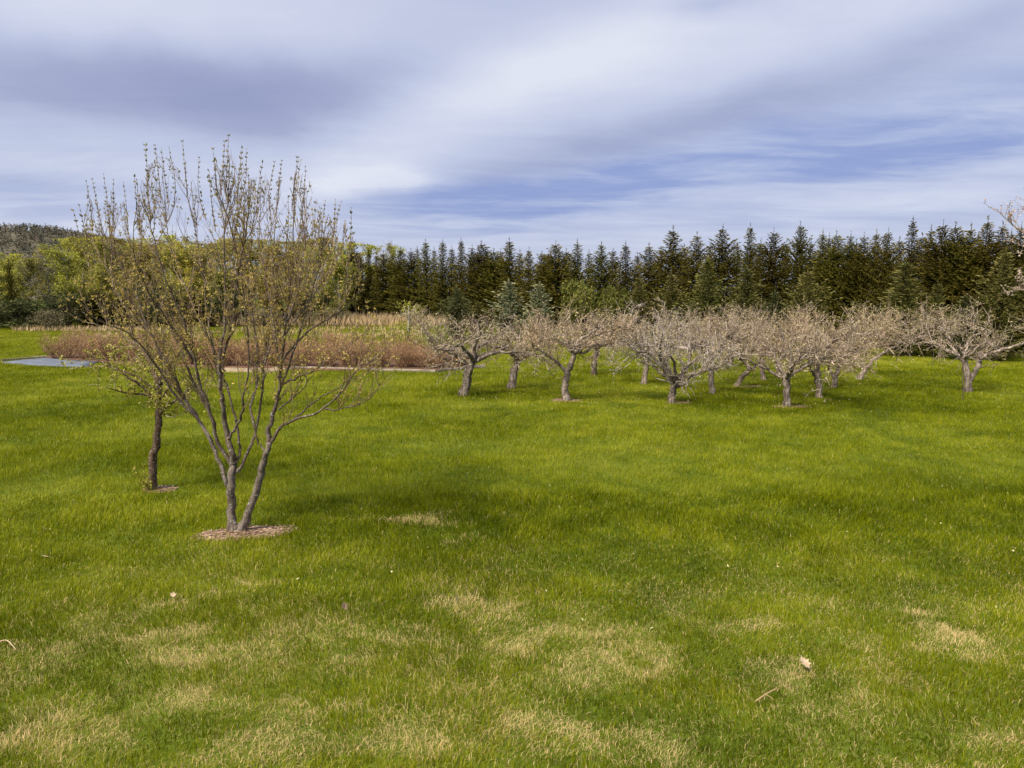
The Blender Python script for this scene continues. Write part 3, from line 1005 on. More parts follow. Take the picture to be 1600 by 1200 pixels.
# ------------------------------------------------------------------ the orchard
APPLES = [
    # base px, trunk paths [(px path), r0, r1], crown half width px at its distance, crown top px, label
    ([([(724, 619), (729, 595), (736, 570), (740, 560)], 8.5, 7), ([(736, 572), (722, 562), (704, 551), (682, 536), (664, 516), (653, 500)], 4.5, 1.2),
      ([(738, 565), (748, 558), (760, 553), (785, 546), (800, 535)], 4.5, 1.3), ([(735, 568), (718, 566), (700, 562), (683, 556)], 3, 1), ([(740, 562), (742, 540), (750, 520), (748, 500)], 4, 1.2)],
     86, 488, 'dark-limbed spreading apple tree, leftmost in the orchard, beside the bush bed'),
    ([([(798, 607), (802, 590), (806, 570), (812, 558)], 7.5, 6), ([(808, 566), (803, 553), (793, 545), (782, 548)], 4, 1.4), ([(811, 560), (822, 545), (845, 530)], 4, 1.2)],
     70, 490, 'apple tree with a straight thick trunk leaning right, behind the leftmost spreading one'),
    ([([(884, 627), (884, 600), (886, 585), (893, 567), (898, 548)], 7, 5), ([(883, 580), (871, 566), (857, 556), (845, 548), (828, 540)], 3.6, 1.3),
      ([(897, 550), (905, 532), (925, 520), (952, 500)], 4, 1.3), ([(897, 555), (887, 530), (878, 512)], 3, 1)],
     76, 486, 'apple tree standing on a tan mulch ring with a bare limb forking left'),
    ([([(928, 586), (929, 568), (932, 548), (933, 540)], 4.6, 3.8), ([(933, 545), (945, 532), (960, 525)], 2.5, 1)],
     66, 490, 'slim straight dark apple trunk behind the tree on the tan mulch ring'),
    ([([(1006, 600), (1008, 582), (1011, 565), (1010, 552)], 5.2, 4.5), ([(1010, 555), (995, 548), (985, 540)], 3, 1)],
     66, 478, 'apple tree with a short grey trunk between the slim dark one and the low fork'),
    ([([(1049, 631), (1051, 612), (1054, 598)], 6.5, 6), ([(1053, 600), (1042, 590), (1030, 580), (1018, 570), (1000, 566)], 4.2, 1.3), ([(1055, 600), (1063, 588), (1070, 577), (1082, 565), (1098, 555)], 4.6, 1.4),
      ([(1055, 598), (1056, 580), (1050, 562), (1040, 550)], 3.6, 1.2), ([(1058, 594), (1075, 570), (1078, 552), (1070, 535)], 3.4, 1.2)],
     90, 484, 'apple tree in front that forks low into a wide pale vase of limbs'),
    ([([(1112, 615), (1112, 592), (1110, 572), (1111, 558)], 5.2, 4.8), ([(1111, 562), (1120, 550), (1132, 540)], 3.4, 1.3), ([(1110, 560), (1098, 545), (1088, 535)], 3, 1.2)],
     74, 480, 'apple tree with a tall straight pale trunk just right of the low-forked one'),
    ([([(1102, 579), (1102, 565), (1101, 552)], 4, 3.6)], 60, 484, 'small apple trunk far back, half hidden behind the tall straight pale trunk'),
    ([([(1139, 572), (1143, 560), (1147, 550)], 3.8, 3.2), ([(1147, 551), (1156, 540), (1168, 532)], 2.4, 1)],
     60, 482, 'rearmost apple tree, short leaning trunk above and left of the crooked one'),
    ([([(1151, 604), (1157, 592), (1168, 581), (1171, 576), (1165, 568), (1157, 556)], 5.2, 3.2), ([(1171, 578), (1182, 572), (1187, 560), (1184, 548)], 3.6, 1.5)],
     68, 478, 'crooked pale apple tree leaning right with a zigzag forked trunk'),
    ([([(1194, 594), (1191, 578), (1190, 562), (1191, 550)], 4.5, 4)], 62, 480, 'straight pale apple trunk directly right of the crooked zigzag one'),
    ([([(1230, 637), (1230, 610), (1229, 588)], 6.6, 6), ([(1229, 590), (1219, 576), (1212, 562), (1206, 545)], 4.2, 1.4), ([(1230, 590), (1242, 580), (1258, 570), (1275, 562), (1300, 556)], 3.8, 1.3),
      ([(1230, 590), (1236, 570), (1234, 550), (1240, 530)], 4.2, 1.3), ([(1232, 582), (1250, 560), (1280, 548), (1315, 525), (1340, 512)], 3.5, 1)],
     88, 476, 'frontmost apple tree with a straight dark trunk splitting into three upright limbs'),
    ([([(1281, 622), (1279, 600), (1277, 578), (1277, 562)], 5.8, 5), ([(1279, 592), (1268, 578), (1262, 565)], 3.2, 1.5)],
     74, 484, 'apple tree with a pale trunk forking left, just right of the frontmost tree'),
    ([([(1303, 606), (1305, 592), (1309, 576), (1310, 564)], 5, 3.8), ([(1305, 592), (1297, 580), (1291, 568)], 2.8, 1.5)],
     66, 488, 'small apple tree with flared roots and a Y fork, between two pale trunks'),
    ([([(1342, 593), (1348, 583), (1357, 571), (1370, 558), (1392, 546), (1412, 532)], 5, 1.5), ([(1353, 577), (1344, 565), (1338, 555)], 3.5, 1.5)],
     76, 482, 'apple tree leaning strongly right with one long bare slanting limb'),
    ([([(1512, 613), (1512, 590), (1508, 570), (1505, 555)], 7, 4.5), ([(1513, 596), (1524, 580), (1531, 565), (1531, 550)], 5, 4), ([(1530, 560), (1560, 548), (1590, 540), (1612, 528)], 3.5, 1.2),
      ([(1507, 565), (1490, 552), (1470, 540), (1445, 532)], 3.2, 1.1)],
     98, 474, 'rightmost apple tree, big crown on a double trunk beside a thin stake'),
]


def build_apple(idx, paths, half, ytop, label):
    rng = np.random.default_rng(100 + idx)
    b0 = paths[0][0][0]
    base = ground(*b0)
    Y = base[1]
    k = Y / F_PX
    root = empty('apple_tree', (base[0], base[1], 0), label, 'apple tree', 'old apple trees in the orchard')
    O = np.array(root.location)
    tr = MB()
    segs = []
    top = None
    for q, (pts, r0, r1) in enumerate(paths):
        dz = 0 if q == 0 else rng.uniform(-0.45, 0.45)
        P = spline(px_line(pts, Y, dz, 0.02, rng), 4) - O
        if q == 0:
            P[0, 2] = -0.05
            top = P[-1]
        P[1:-1] += rng.normal(size=P[1:-1].shape) * 0.012
        R = np.linspace(r0, r1, len(P)) * k * (0.84 if q == 0 else 0.85)
        if q == 0: R[:2] *= (1.25, 1.08)
        tr.tube(P, R, 10, 0.11, rng)
        segs.append(segs_of(P, R) if q else segs_of(P[-3:], R[-3:]))
    W = half * k
    Zt = at(b0[0], ytop, Y)[2]
    # crooked scaffold limbs all round
    n = 6 if len(paths) > 2 else 8
    a0 = rng.uniform(0, 6.28)
    for q in range(n):
        a = a0 + q * 2 * math.pi / n + rng.normal() * 0.25
        L = W * rng.uniform(0.75, 1.05)
        zs = np.array([0, 0.12, 0.28, 0.30, 0.42]) * (Zt - top[2]) * rng.uniform(0.35, 1.6)
        rs = np.array([0, 0.25, 0.5, 0.78, 1.0]) * L
        pts = [top - np.array([0, 0, rng.uniform(0, 0.12)])]
        for j in range(1, 5):
            aa = a + rng.normal() * 0.22
            pts.append(top + np.array([math.cos(aa) * rs[j], math.sin(aa) * rs[j], zs[j] + rng.normal() * 0.05]))
        P = spline(np.array(pts), 4)
        P[1:-1] += rng.normal(size=P[1:-1].shape) * 0.012
        R = np.linspace(paths[0][2] * k * 0.55, 0.010, len(P))
        tr.tube(P, R, 6, 0.08, rng)
        segs.append(segs_of(P, R))
    tr.build('trunk', M['apple_bark_dark'] if idx in (0, 3, 5, 11) else M['apple_bark'], root, smooth=True)
    P0, P1, R = (np.concatenate([s[j] for s in segs]) for j in range(3))
    a = sprout(rng, P0, P1, R, 80, 0.30, 0.95, 0.60, 0.18, 6, 0.27, 0.0135, 0.25 + np.hypot(P0[:, 0] - top[0], P0[:, 1] - top[1]) / W)
    b = sprout(rng, *a[:3], 330, 0.15, 0.52, 0.62, 0.16, 4, 0.28, 0.0068, 0.2 + np.hypot(a[0][:, 0] - top[0], a[0][:, 1] - top[1]) / W)
    c = sprout(rng, np.concatenate([a[0], b[0]]), np.concatenate([a[1], b[1]]), np.concatenate([a[2], b[2]]), 780, 0.06, 0.24, 0.65, 0.14, 3, 0.25, 0.0042)
    d = sprout(rng, np.concatenate([P0, a[0]]), np.concatenate([P1, a[1]]), np.concatenate([R, a[2]]), 80, 0.2, 0.75, 0.4, 0.7, 4, 0.12, 0.0055)          # upright water shoots
    # hold the crown inside its umbrella
    lim = Zt + 0.05
    tw = MB()
    for q in (a, b, c, d):
        A, B = q[0].copy(), q[1].copy()
        for Z in (A, B):
            hi = Z[:, 2] > lim - 0.15
            Z[hi, 2] = lim - 0.15 + (Z[hi, 2] - lim + 0.15) * 0.62
        tw.prisms(A, B, q[2], q[3], sides=3)
    tw.build('twigs', M[('apple_twig', 'apple_twig_grey', 'apple_twig_tan')[(0, 0, 2, 0, 1, 1, 0, 1, 2, 2, 0, 0, 2, 2, 2, 0)[idx]]], root)
    A0, A1 = np.concatenate([b[0], c[0], d[0]]), np.concatenate([b[1], c[1], d[1]])
    n = 4000
    ci = rng.integers(0, len(A0), n)
    C = A0[ci] + (A1[ci] - A0[ci]) * rng.random((n, 1))
    hi = C[:, 2] > lim - 0.15
    C[hi, 2] = lim - 0.15 + (C[hi, 2] - lim + 0.15) * 0.62
    sz = rng.uniform(0.018, 0.046, n)
    lf = MB()
    lf.leaves(C, rng.normal(size=(n, 3)) + np.array([0, 0, 0.6]), sz, sz * 0.55, rng)
    lf.build('buds', M['apple_bud'], root)


for idx, (paths, half, ytop, label) in enumerate(APPLES):
    build_apple(idx, paths, half, ytop, label)

# thin stake beside the rightmost apple tree
mb = MB()
p = ground(1505, 624)
q = at(1503, 575, p[1])
mb.tube(np.array([p - (0, 0, .1), (p + q) / 2, q]), [0.012, 0.011, 0.010], 8)
tag(mb.build('stake', M['dark_bark'], smooth=True), 'thin dark stake upright in the grass by the rightmost apple trunk', 'stake')


# ------------------------------------------------------------------ conifers
def conifer_mesh(seed, H, Rb, mats, droop=0.3, dens=1.0, shape=0.85, low=0.02, spray=0.17, name='spruce'):
    rng = np.random.default_rng(seed)
    tr = MB()
    z = np.linspace(-0.1, H * 0.99, 12)
    tr.tube(np.column_stack([rng.normal(size=(12, 2)) * 0.015, z]), np.linspace(0.028 * H * 0.6, 0.008, 12), 7, 0.05, rng)
    cr = MB()
    zz = low * H
    Cs, Ds, Ls, Ts = [], [], [], []
    while zz < H * 0.985:
        f = zz / H
        prof = min(1.0, (1 - f) * shape) ** 0.92 * (0.86 + 0.14 * f)
        L0 = Rb * prof * (0.86 + 0.14 * math.sin(f * 37 + seed))
        nb = max(6, int(12 * dens * (0.6 + 0.4 * prof)))
        a0 = rng.uniform(0, 6.28)
        bulge = 0.14 * math.sin(f * 11 + seed * 1.7)
        for q in range(nb):
            a = a0 + q * 2 * math.pi / nb + rng.normal() * 0.2
            if rng.random() < 0.08: continue
            L = max(0.07, L0 * rng.uniform(0.45, 1.15) * (1 + bulge * math.cos(a + seed) + 0.16 * math.cos(2 * a + f * 9 + seed)))
            el = 0.55 * f + 0.10 - droop * (1 - f) + rng.normal() * 0.17
            m = max(4, int(L / 0.055))
            t = (np.arange(m) + rng.random(m)) / m
            t = t ** 0.8
            rr = L * t * math.cos(el)
            zc = zz + L * t * math.sin(el) + L * 0.16 * t * t + rng.normal(size=m) * 0.02
            out = np.array([math.cos(a), math.sin(a), 0])
            lat = np.array([-math.sin(a), math.cos(a), 0])
            c = out[None] * rr[:, None] + np.array([0, 0, 1.0]) * zc[:, None]
            for sgn in (-1, 1):
                d = out * 0.75 + lat * sgn * rng.uniform(0.4, 1.0, (m, 1)) + np.array([0, 0, 1.0]) * rng.normal(-0.12, 0.28, (m, 1))
                Cs.append(c); Ds.append(d)
                Ls.append(spray * rng.uniform(0.6, 1.25, m) * (1.05 - 0.45 * t) * (0.38 + 0.62 * min(1, L / 0.6)))
                Ts.append(np.clip(0.22 + 0.50 * rng.random(m) ** 1.2 + 0.18 * t + rng.normal() * 0.12, 0, 1))
            Cs.append(c[-1:]); Ds.append((out + np.array([0, 0, 0.25]))[None]); Ls.append(np.array([spray])); Ts.append(np.array([0.85]))
        zz += (0.16 + 0.05 * rng.random()) / dens * (0.6 + 0.4 * prof)
    C, D, L, T = np.concatenate(Cs), np.concatenate(Ds), np.concatenate(Ls), np.concatenate(Ts)
    cr.leaves(C, D, L, L * 0.34, rng, tint=T)
    # leading shoot
    n = 16
    zt = rng.uniform(H * 0.93, H * 1.035, n)
    cr.leaves(np.column_stack([np.zeros((n, 2)), zt]), np.column_stack([rng.normal(size=(n, 2)) * 0.35, np.ones(n)]), 0.14, 0.035, rng, tint=np.full(n, 0.75))
    cr.prisms(np.array([[0, 0, H * 0.9]]), np.array([[0, 0, H * 1.05]]), np.array([0.016]), np.array([0.004]))
    return tr.mesh('trunk', M['spruce_bark'], True), cr.mesh('crown', mats)


def place(name, meshes, loc, scale, rot, label, cat, group, mat=None, parts=('trunk', 'crown')):
    root = empty(name, loc, label, cat, group)
    root.rotation_euler = (0, 0, rot)
    root.scale = scale
    for nm, me in zip(parts, meshes):
        o = bpy.data.objects.new(nm, me)
        COL.objects.link(o)
        o.parent = root
        if mat is not None and nm == 'crown':
            o.material_slots[0].link = 'OBJECT'
            o.material_slots[0].material = mat
    return root


ORD = ['', 'first', 'second', 'third', 'fourth', 'fifth', 'sixth', 'seventh', 'eighth', 'ninth', 'tenth', 'eleventh', 'twelfth', 'thirteenth', 'fourteenth', 'fifteenth',
       'sixteenth', 'seventeenth', 'eighteenth', 'nineteenth', 'twentieth']

ROW_A, ROW_B = np.array([-17.2, 75.0]), np.array([21.5, 30.0])


def row_point(px, back=0.0):
    """where the sight line at px crosses the spruce row"""
    s = (px - 800) / F_PX / math.cos(PITCH) * 1.0
    d = ROW_B - ROW_A
    nrm = np.array([d[1], -d[0]]) / np.linalg.norm(d)
    nrm = nrm if nrm[1] > 0 else -nrm
    A = ROW_A + nrm * back
    t = (s * A[1] - A[0]) / (d[0] - s * d[1])
    return A + d * t


spruces = [conifer_mesh(200 + q, 6.0, (1.25, 1.6, 1.4, 1.75, 1.3, 1.5, 1.65, 1.35, 1.5)[q], M['spruce'], droop=0.15 + 0.07 * (q % 3), dens=1.2, shape=(1.5, 2.3, 1.8, 2.0, 2.7, 1.6, 2.4, 1.9, 2.1)[q], spray=0.19) for q in range(9)]
PEAKS = [(536, 400), (555, 372), (580, 390), (603, 392), (629, 386), (645, 388), (668, 373), (694, 373), (722, 371), (739, 382), (753, 376), (772, 388), (796, 371), (826, 386), (846, 392), (867, 376),
         (900, 374), (937, 378), (974, 377), (1010, 379), (1046, 353), (1083, 363), (1122, 351), (1164, 349), (1200, 356), (1240, 345), (1275, 358), (1296, 360), (1318, 362), (1338, 364), (1357, 358), (1375, 356), (1412, 337),
         (1440, 352), (1458, 344), (1477, 346), (1501, 350), (1526, 338), (1549, 347), (1578, 348), (1604, 344), (1632, 340)]
ANCH = {0: ('low dark spruce closing the left end of the tall spruce row', 'the left end of the spruce row'),
        12: ('bushy pointed spruce in the row, rising straight above the two blue-green spruces', 'the spruce above the blue-green pair'),
        20: ('broad spruce in the row, clearly taller than the spruces to its left', 'the broad tall middle spruce'),
        32: ('tallest spire of the whole spruce row, dark and pointed', 'the tallest spire'),
        41: ('last tall spruce at the right edge behind the pale blossom branches', 'the right edge')}
rr = random.Random(3)
for q, (px, py) in enumerate(PEAKS):
    p = row_point(px)
    H = at(px, py, p[1])[2]
    if q in ANCH:
        lab = ANCH[q][0]
    else:
        a = min(ANCH, key=lambda k: abs(k - q))
        k = abs(a - q)
        lab = 'dark row spruce, %s to the %s of %s' % (ORD[k], 'left' if q < a else 'right', ANCH[a][1])
    wide = rr.uniform(0.95, 1.35) * (1 - 0.26 * min(1, max(0, (px - 950) / 300))) * (1.25 if q == 20 else 1)
    me = spruces[rr.randrange(9)]
    place('spruce_tree', me, (p[0], p[1], 0), (wide * (H / 6.22) ** 0.7, wide * (H / 6.22) ** 0.7, H / 6.22), rr.uniform(0, 6.28), lab, 'spruce', 'tall spruces in the row behind the orchard')
# second rank of spruces showing between the first
BACK = [(566, 395), (592, 396), (617, 394), (655, 384), (681, 386), (708, 384), (762, 388), (783, 388), (812, 390), (856, 392), (883, 388), (918, 390), (955, 388), (992, 392), (1028, 382), (1064, 376),
        (1103, 372), (1145, 368), (1181, 362), (1220, 362), (1258, 362), (1285, 352), (1327, 360), (1393, 356), (1427, 352), (1489, 352), (1513, 352), (1563, 346), (1590, 352)]
for q, (px, py) in enumerate(BACK):
    p = row_point(px, 2.2)
    py += 13 * min(1, max(0, (px - 950) / 250))
    H = at(px, py, p[1])[2]
    a = min(ANCH, key=lambda k: abs(PEAKS[k][0] - px))
    sidew = 'left' if px < PEAKS[a][0] else 'right'
    k = sum(1 for (x, _) in BACK if min(px, PEAKS[a][0]) <= x <= max(px, PEAKS[a][0]))
    lab = 'half hidden spruce tip, %s to the %s of %s' % (ORD[k], sidew, ANCH[a][1])
    w = rr.uniform(0.85, 1.2) * (H / 6.22) ** 0.7
    place('spruce_tree', spruces[rr.randrange(9)], (p[0], p[1], 0), (w, w, H / 6.22), rr.uniform(0, 6.28), lab, 'spruce', 'spruces showing behind the row')


def bush_mesh(seed, H, W, mat, n=3200, leaf=0.11, lobes=10, bark='spruce_bark', low=0.0):
    """rounded bushy crown of leaf clumps on a few limbs, no smooth outline"""
    rng = np.random.default_rng(seed)
    tr, cr = MB(), MB()
    tr.tube(np.array([[0, 0, -0.05], [0.02, 0, H * 0.3], [0, 0.03, H * 0.6], [0, 0, H * 0.85]]), [0.03 * H, 0.025 * H, 0.015 * H, 0.006 * H], 7, 0.05, rng)
    Cc = []
    for q in range(lobes):
        a, f = rng.uniform(0, 6.28), rng.uniform(0.15 + low, 0.92)
        rad = W * 0.62 * math.sqrt(max(0.05, 1 - (f - 0.35) ** 2 / 0.42)) * rng.uniform(0.5, 1.0)
        Cc.append((math.cos(a) * rad, math.sin(a) * rad, f * H, rng.uniform(0.16, 0.30) * W))
        tr.tube(np.array([[0, 0, f * H * 0.55], [math.cos(a) * rad * 0.5, math.sin(a) * rad * 0.5, f * H * 0.8], [math.cos(a) * rad, math.sin(a) * rad, f * H]]), [0.014 * H, 0.009 * H, 0.004 * H], 5)
    Cc = np.array(Cc)
    ci = rng.integers(0, lobes, n)
    d = norm(rng.normal(size=(n, 3)))
    r = Cc[ci, 3] * rng.uniform(0.25, 1.25, n) ** 0.7
    C = Cc[ci, :3] + d * r[:, None] * np.array([1.25, 1.25, 0.95])
    C[:, 2] = np.clip(C[:, 2], 0.03, None)
    sz = leaf * rng.uniform(0.5, 1.3, n)
    base_t = rng.random(lobes)[ci] * 0.35
    cr.leaves(C, d + np.array([0, 0, 0.5]) + rng.normal(size=(n, 3)) * 0.5, sz, sz * 0.4, rng, tint=np.clip(base_t + rng.random(n) * 0.65, 0, 1))
    return tr.mesh('trunk', M[bark], True), cr.mesh('crown', mat)


YOUNG = [  # px, top px, half width px, depth share of the row, kind, label
    (640, 462, 33, 0.60, 'sapling', 'light green leafy sapling beyond the right end of the red bushes'),
    (715, 447, 33, 0.66, 'dark', 'small dark pointed spruce above the leftmost apple tree'),
    (748, 470, 26, 0.70, 'young', 'low brown-tipped young spruce between the dark small one and the blue-green pair'),
    (795, 436, 42, 0.72, 'blue', 'left of two blue-green bushy spruces with pale tips'),
    (842, 440, 36, 0.72, 'blue', 'right of two blue-green bushy spruces with pale tips'),
    (912, 426, 50, 0.74, 'pine', 'round bushy green pine in front of the spruce row'),
    (958, 438, 34, 0.75, 'pine', 'smaller bushy pine touching the right side of the round pine'),
    (996, 432, 34, 0.76, 'young', 'young spruce with twin bare leaders, right of the pines'),
    (1045, 424, 34, 0.77, 'young', 'slim olive young spruce left of the broad young one'),
    (1100, 402, 52, 0.78, 'young', 'broad olive young spruce with a pale brown leader, above the straight trunk'),
    (1160, 416, 46, 0.80, 'young', 'young spruce just right of the broad olive one'),
    (1255, 418, 44, 0.82, 'young', 'young spruce standing above the frontmost apple tree'),
    (1405, 406, 66, 0.86, 'young', 'wide rounded green young spruce beneath the tallest spire'),
    (1455, 440, 34, 0.87, 'young', 'low narrow young spruce right of the wide rounded one'),
    (1556, 386, 50, 0.88, 'young', 'tall young spruce with a pale leader near the right edge'),
    (1330, 468, 36, 0.84, 'young', 'low young spruce peeping over crowns left of the wide rounded one'),
    (1205, 452, 34, 0.81, 'dark', 'low dark young spruce behind apple crowns, left of the frontmost tree'),
    (1500, 460, 44, 0.87, 'dark', 'low dark young spruce behind the rightmost apple tree'),
]
young = [conifer_mesh(300 + q, 3.0, 0.95, M['young'], droop=-0.12, dens=1.5, shape=1.5 + 0.25 * q, spray=0.15) for q in range(3)]
blue = conifer_mesh(320, 3.0, 1.15, M['bluespruce'], droop=-0.05, dens=1.2, shape=1.7, spray=0.2)
pines = [bush_mesh(330 + q, 2.6, 1.5, M['pine'], 4200, 0.15, 14) for q in range(2)]
saplm = bush_mesh(340, 2.0, 0.75, M['sprig'], 900, 0.09, 9, 'birch_bark')
for q, (px, py, hw, ds, kind, lab) in enumerate(YOUNG):
    p = row_point(px) * ds
    H = at(px, py, p[1])[2]
    W = hw * p[1] / F_PX
    base, bw, me = {'young': (3.12, 0.95, young[q % 3]), 'dark': (3.12, 0.95, young[(q + 1) % 3]), 'blue': (3.12, 1.15, blue),
                    'pine': (2.75, 1.35, pines[q % 2]), 'sapling': (2.15, 0.7, saplm)}[kind]
    nm, cat = {'pine': ('pine_tree', 'pine'), 'sapling': ('sapling', 'sapling')}.get(kind, ('young_spruce', 'young spruce'))
    place(nm, me, (p[0], p[1], 0), (W / bw, W / bw, H / base), rr.uniform(0, 6.28), lab, cat, 'young conifers before the spruce row' if kind != 'sapling' else None,
          M['darkcon'] if kind == 'dark' else None)

# ------------------------------------------------------------------ red twigged bushes in the bed
def redbush_mesh(seed):
    rng = np.random.default_rng(seed)
    st, tw, lf = MB(), MB(), MB()
    n = 34
    ang, rad = rng.uniform(0, 6.28, n), np.sqrt(rng.random(n)) * 0.28
    p = np.stack([np.cos(ang) * rad, np.sin(ang) * rad, np.full(n, -0.02)], 1)
    d = norm(np.stack([np.cos(ang) * rad * 2.6, np.sin(ang) * rad * 2.6, np.full(n, 1.0)], 1) + rng.normal(size=(n, 3)) * 0.15)
    q = p + d * rng.uniform(0.35, 0.6, (n, 1))
    a = (p, q, np.full(n, 0.012), np.full(n, 0.008))
    b = sprout(rng, p, q, np.full(n, 0.01), 190, 0.25, 0.6, 0.45, 0.25, 4, 0.14, 0.007)
    c = sprout(rng, *b[:3], 900, 0.10, 0.30, 0.55, 0.20, 3, 0.16, 0.0048)
    st.prisms(*a, sides=4); st.prisms(*b, sides=3); st.prisms(*c, sides=3)
    m = 1500
    ci = rng.integers(0, len(c[0]), m)
    C = c[0][ci] + (c[1][ci] - c[0][ci]) * rng.random((m, 1))
    lf.leaves(C, rng.normal(size=(m, 3)) + np.array([0, 0, .4]), rng.uniform(0.025, 0.05, m), 0.018, rng)
    return st.mesh('stems', M['red_twig']), lf.mesh('crown', M['redbush'])


reds = [redbush_mesh(400 + q) for q in range(5)]
FRONT = [(100 + 41 * q, 563.5 + min(q, 6) * 1.9 + max(0, q - 6) * 0.35) for q in range(16)]
REAR = [(135 + 42 * q, 557 + min(q, 6) * 1.5 + max(0, q - 6) * 0.2) for q in range(14)]
for rowname, lst, gl in (('front', FRONT, 'bushes along the front of the bed'), ('rear', REAR, 'bushes along the back of the bed')):
    for q, (px, py) in enumerate(lst):
        p = ground(px, py - 1.5)
        s = rr.uniform(0.78, 1.12)
        lab = {('front', 0): 'rounded red-brown bush at the left end of the bed beside the grey-blue sheet',
               ('front', 15): 'low dark red bush at the right end of the bed by the leftmost apple tree'}.get(
            (rowname, q), '%s red-twigged bush from the left in the %s row of the bed' % (ORD[q + 1], rowname))
        place('twiggy_bush', reds[rr.randrange(5)], (p[0], p[1], 0.04), (s * 1.1, s * 1.1, s * (1.10 if px < 640 else 0.88)), rr.uniform(0, 6.28), lab, 'bush', gl, parts=('stems', 'crown'))


# ------------------------------------------------------------------ the wood on the left
def tree_mesh(seed, H, W, mat, n=3000, leaf=0.16, trunk_r=0.08, clear=0.25, bark='birch_bark'):
    rng = np.random.default_rng(seed)
    tr, cr = MB(), MB()
    zs = np.linspace(-0.1, H * 0.92, 10)
    tr.tube(np.column_stack([np.cumsum(rng.normal(size=(10, 2)) * 0.05, 0), zs]), np.linspace(trunk_r, 0.015, 10), 7, 0.05, rng)
    p0 = np.column_stack([np.zeros((9, 2)), zs[:-1]]); p1 = np.column_stack([np.zeros((9, 2)), zs[1:]])
    sel = zs[:-1] > H * clear
    a = sprout(rng, p0[sel], p1[sel], np.full(sel.sum(), trunk_r), 34, W * 0.45, W * 0.95, 0.72, 0.35, 4, 0.12, trunk_r * 0.35)
    b = sprout(rng, *a[:3], 170, W * 0.18, W * 0.42, 0.55, 0.25, 3, 0.16, 0.02)
    c = sprout(rng, *b[:3], 420, W * 0.10, W * 0.2, 0.55, 0.2, 2, 0.16, 0.012)
    for q in (a, b, c): tr.prisms(*q, sides=3)
    A0, A1 = np.concatenate([b[0], c[0]]), np.concatenate([b[1], c[1]])
    ci = rng.integers(0, len(A0), n)
    C = A0[ci] + (A1[ci] - A0[ci]) * rng.random((n, 1)) + rng.normal(size=(n, 3)) * 0.10
    C[:, 2] = np.minimum(C[:, 2], H * 1.02)
    sz = leaf * rng.uniform(0.5, 1.3, n)
    cr.leaves(C, rng.normal(size=(n, 3)), sz, sz * 0.6, rng)
    return tr.mesh('trunk', M[bark], True), cr.mesh('crown', mat)


woods = [tree_mesh(500 + q, 6.5, 1.7 + 0.15 * (q % 2), M['wood_yellow'], 5200, 0.15, clear=0.08) for q in range(5)]
bare = [tree_mesh(520 + q, 6.5, 1.5, M['wood_grey'], 1700, 0.10, clear=0.1) for q in range(2)]
WOOD = []
rw = random.Random(12)
tops = [(-60, 400), (0, 402), (40, 398), (70, 388), (100, 378), (130, 372), (200, 374), (260, 370), (330, 372), (420, 376), (500, 372), (545, 386), (600, 392)]
for rank, (dist, n) in enumerate(((60, 17), (67, 17), (74, 16))):
    for q in range(n):
        px = -70 + (640 / n) * (q + 0.33 * rank) + rw.uniform(-9, 9)
        if px > 560: continue
        ty = np.interp(px, [t[0] for t in tops], [t[1] for t in tops]) + rw.uniform(-3, 12) + (10 if rank == 0 else 0)
        if px < 180: kind = rw.choice(['yellow', 'yellow', 'yellow', 'olive', 'bare'])
        else: kind = rw.choice(['yellow', 'ochre', 'ochre', 'olive', 'yellow'])
        WOOD.append((px, ty, dist + rw.uniform(-1.5, 1.5), kind, rank))
WOOD.append((604, 382, 80, 'bare', 2)); WOOD.append((618, 386, 82, 'yellow', 2)); WOOD.append((580, 384, 82, 'yellow', 2))
adj = {'yellow': 'fresh yellow-green', 'olive': 'dull olive green', 'ochre': 'ochre leafed', 'bare': 'grey almost bare'}
where = ['along the wood front', 'in the wood middle', 'at the wood back']
seen = {}
for px, ty, d, kind, rank in sorted(WOOD):
    p = at(px, 500, d)
    H = at(px, ty, d)[2]
    seen[(kind, rank)] = seen.get((kind, rank), 0) + 1
    lab = '%s %s tree from the left %s' % (ORD[seen[(kind, rank)]], adj[kind], where[rank])
    mat = {'yellow': M['wood_yellow'], 'olive': M['wood_olive'], 'ochre': M['wood_ochre'], 'bare': M['wood_grey']}[kind]
    me = rw.choice(bare) if kind == 'bare' else rw.choice(woods)
    w = rw.uniform(0.85, 1.2)
    place('woodland_tree', me, (p[0], p[1], 0), (w, w, H / 6.6), rw.uniform(0, 6.28), lab, 'tree', 'trees of the wood beyond the field', mat)

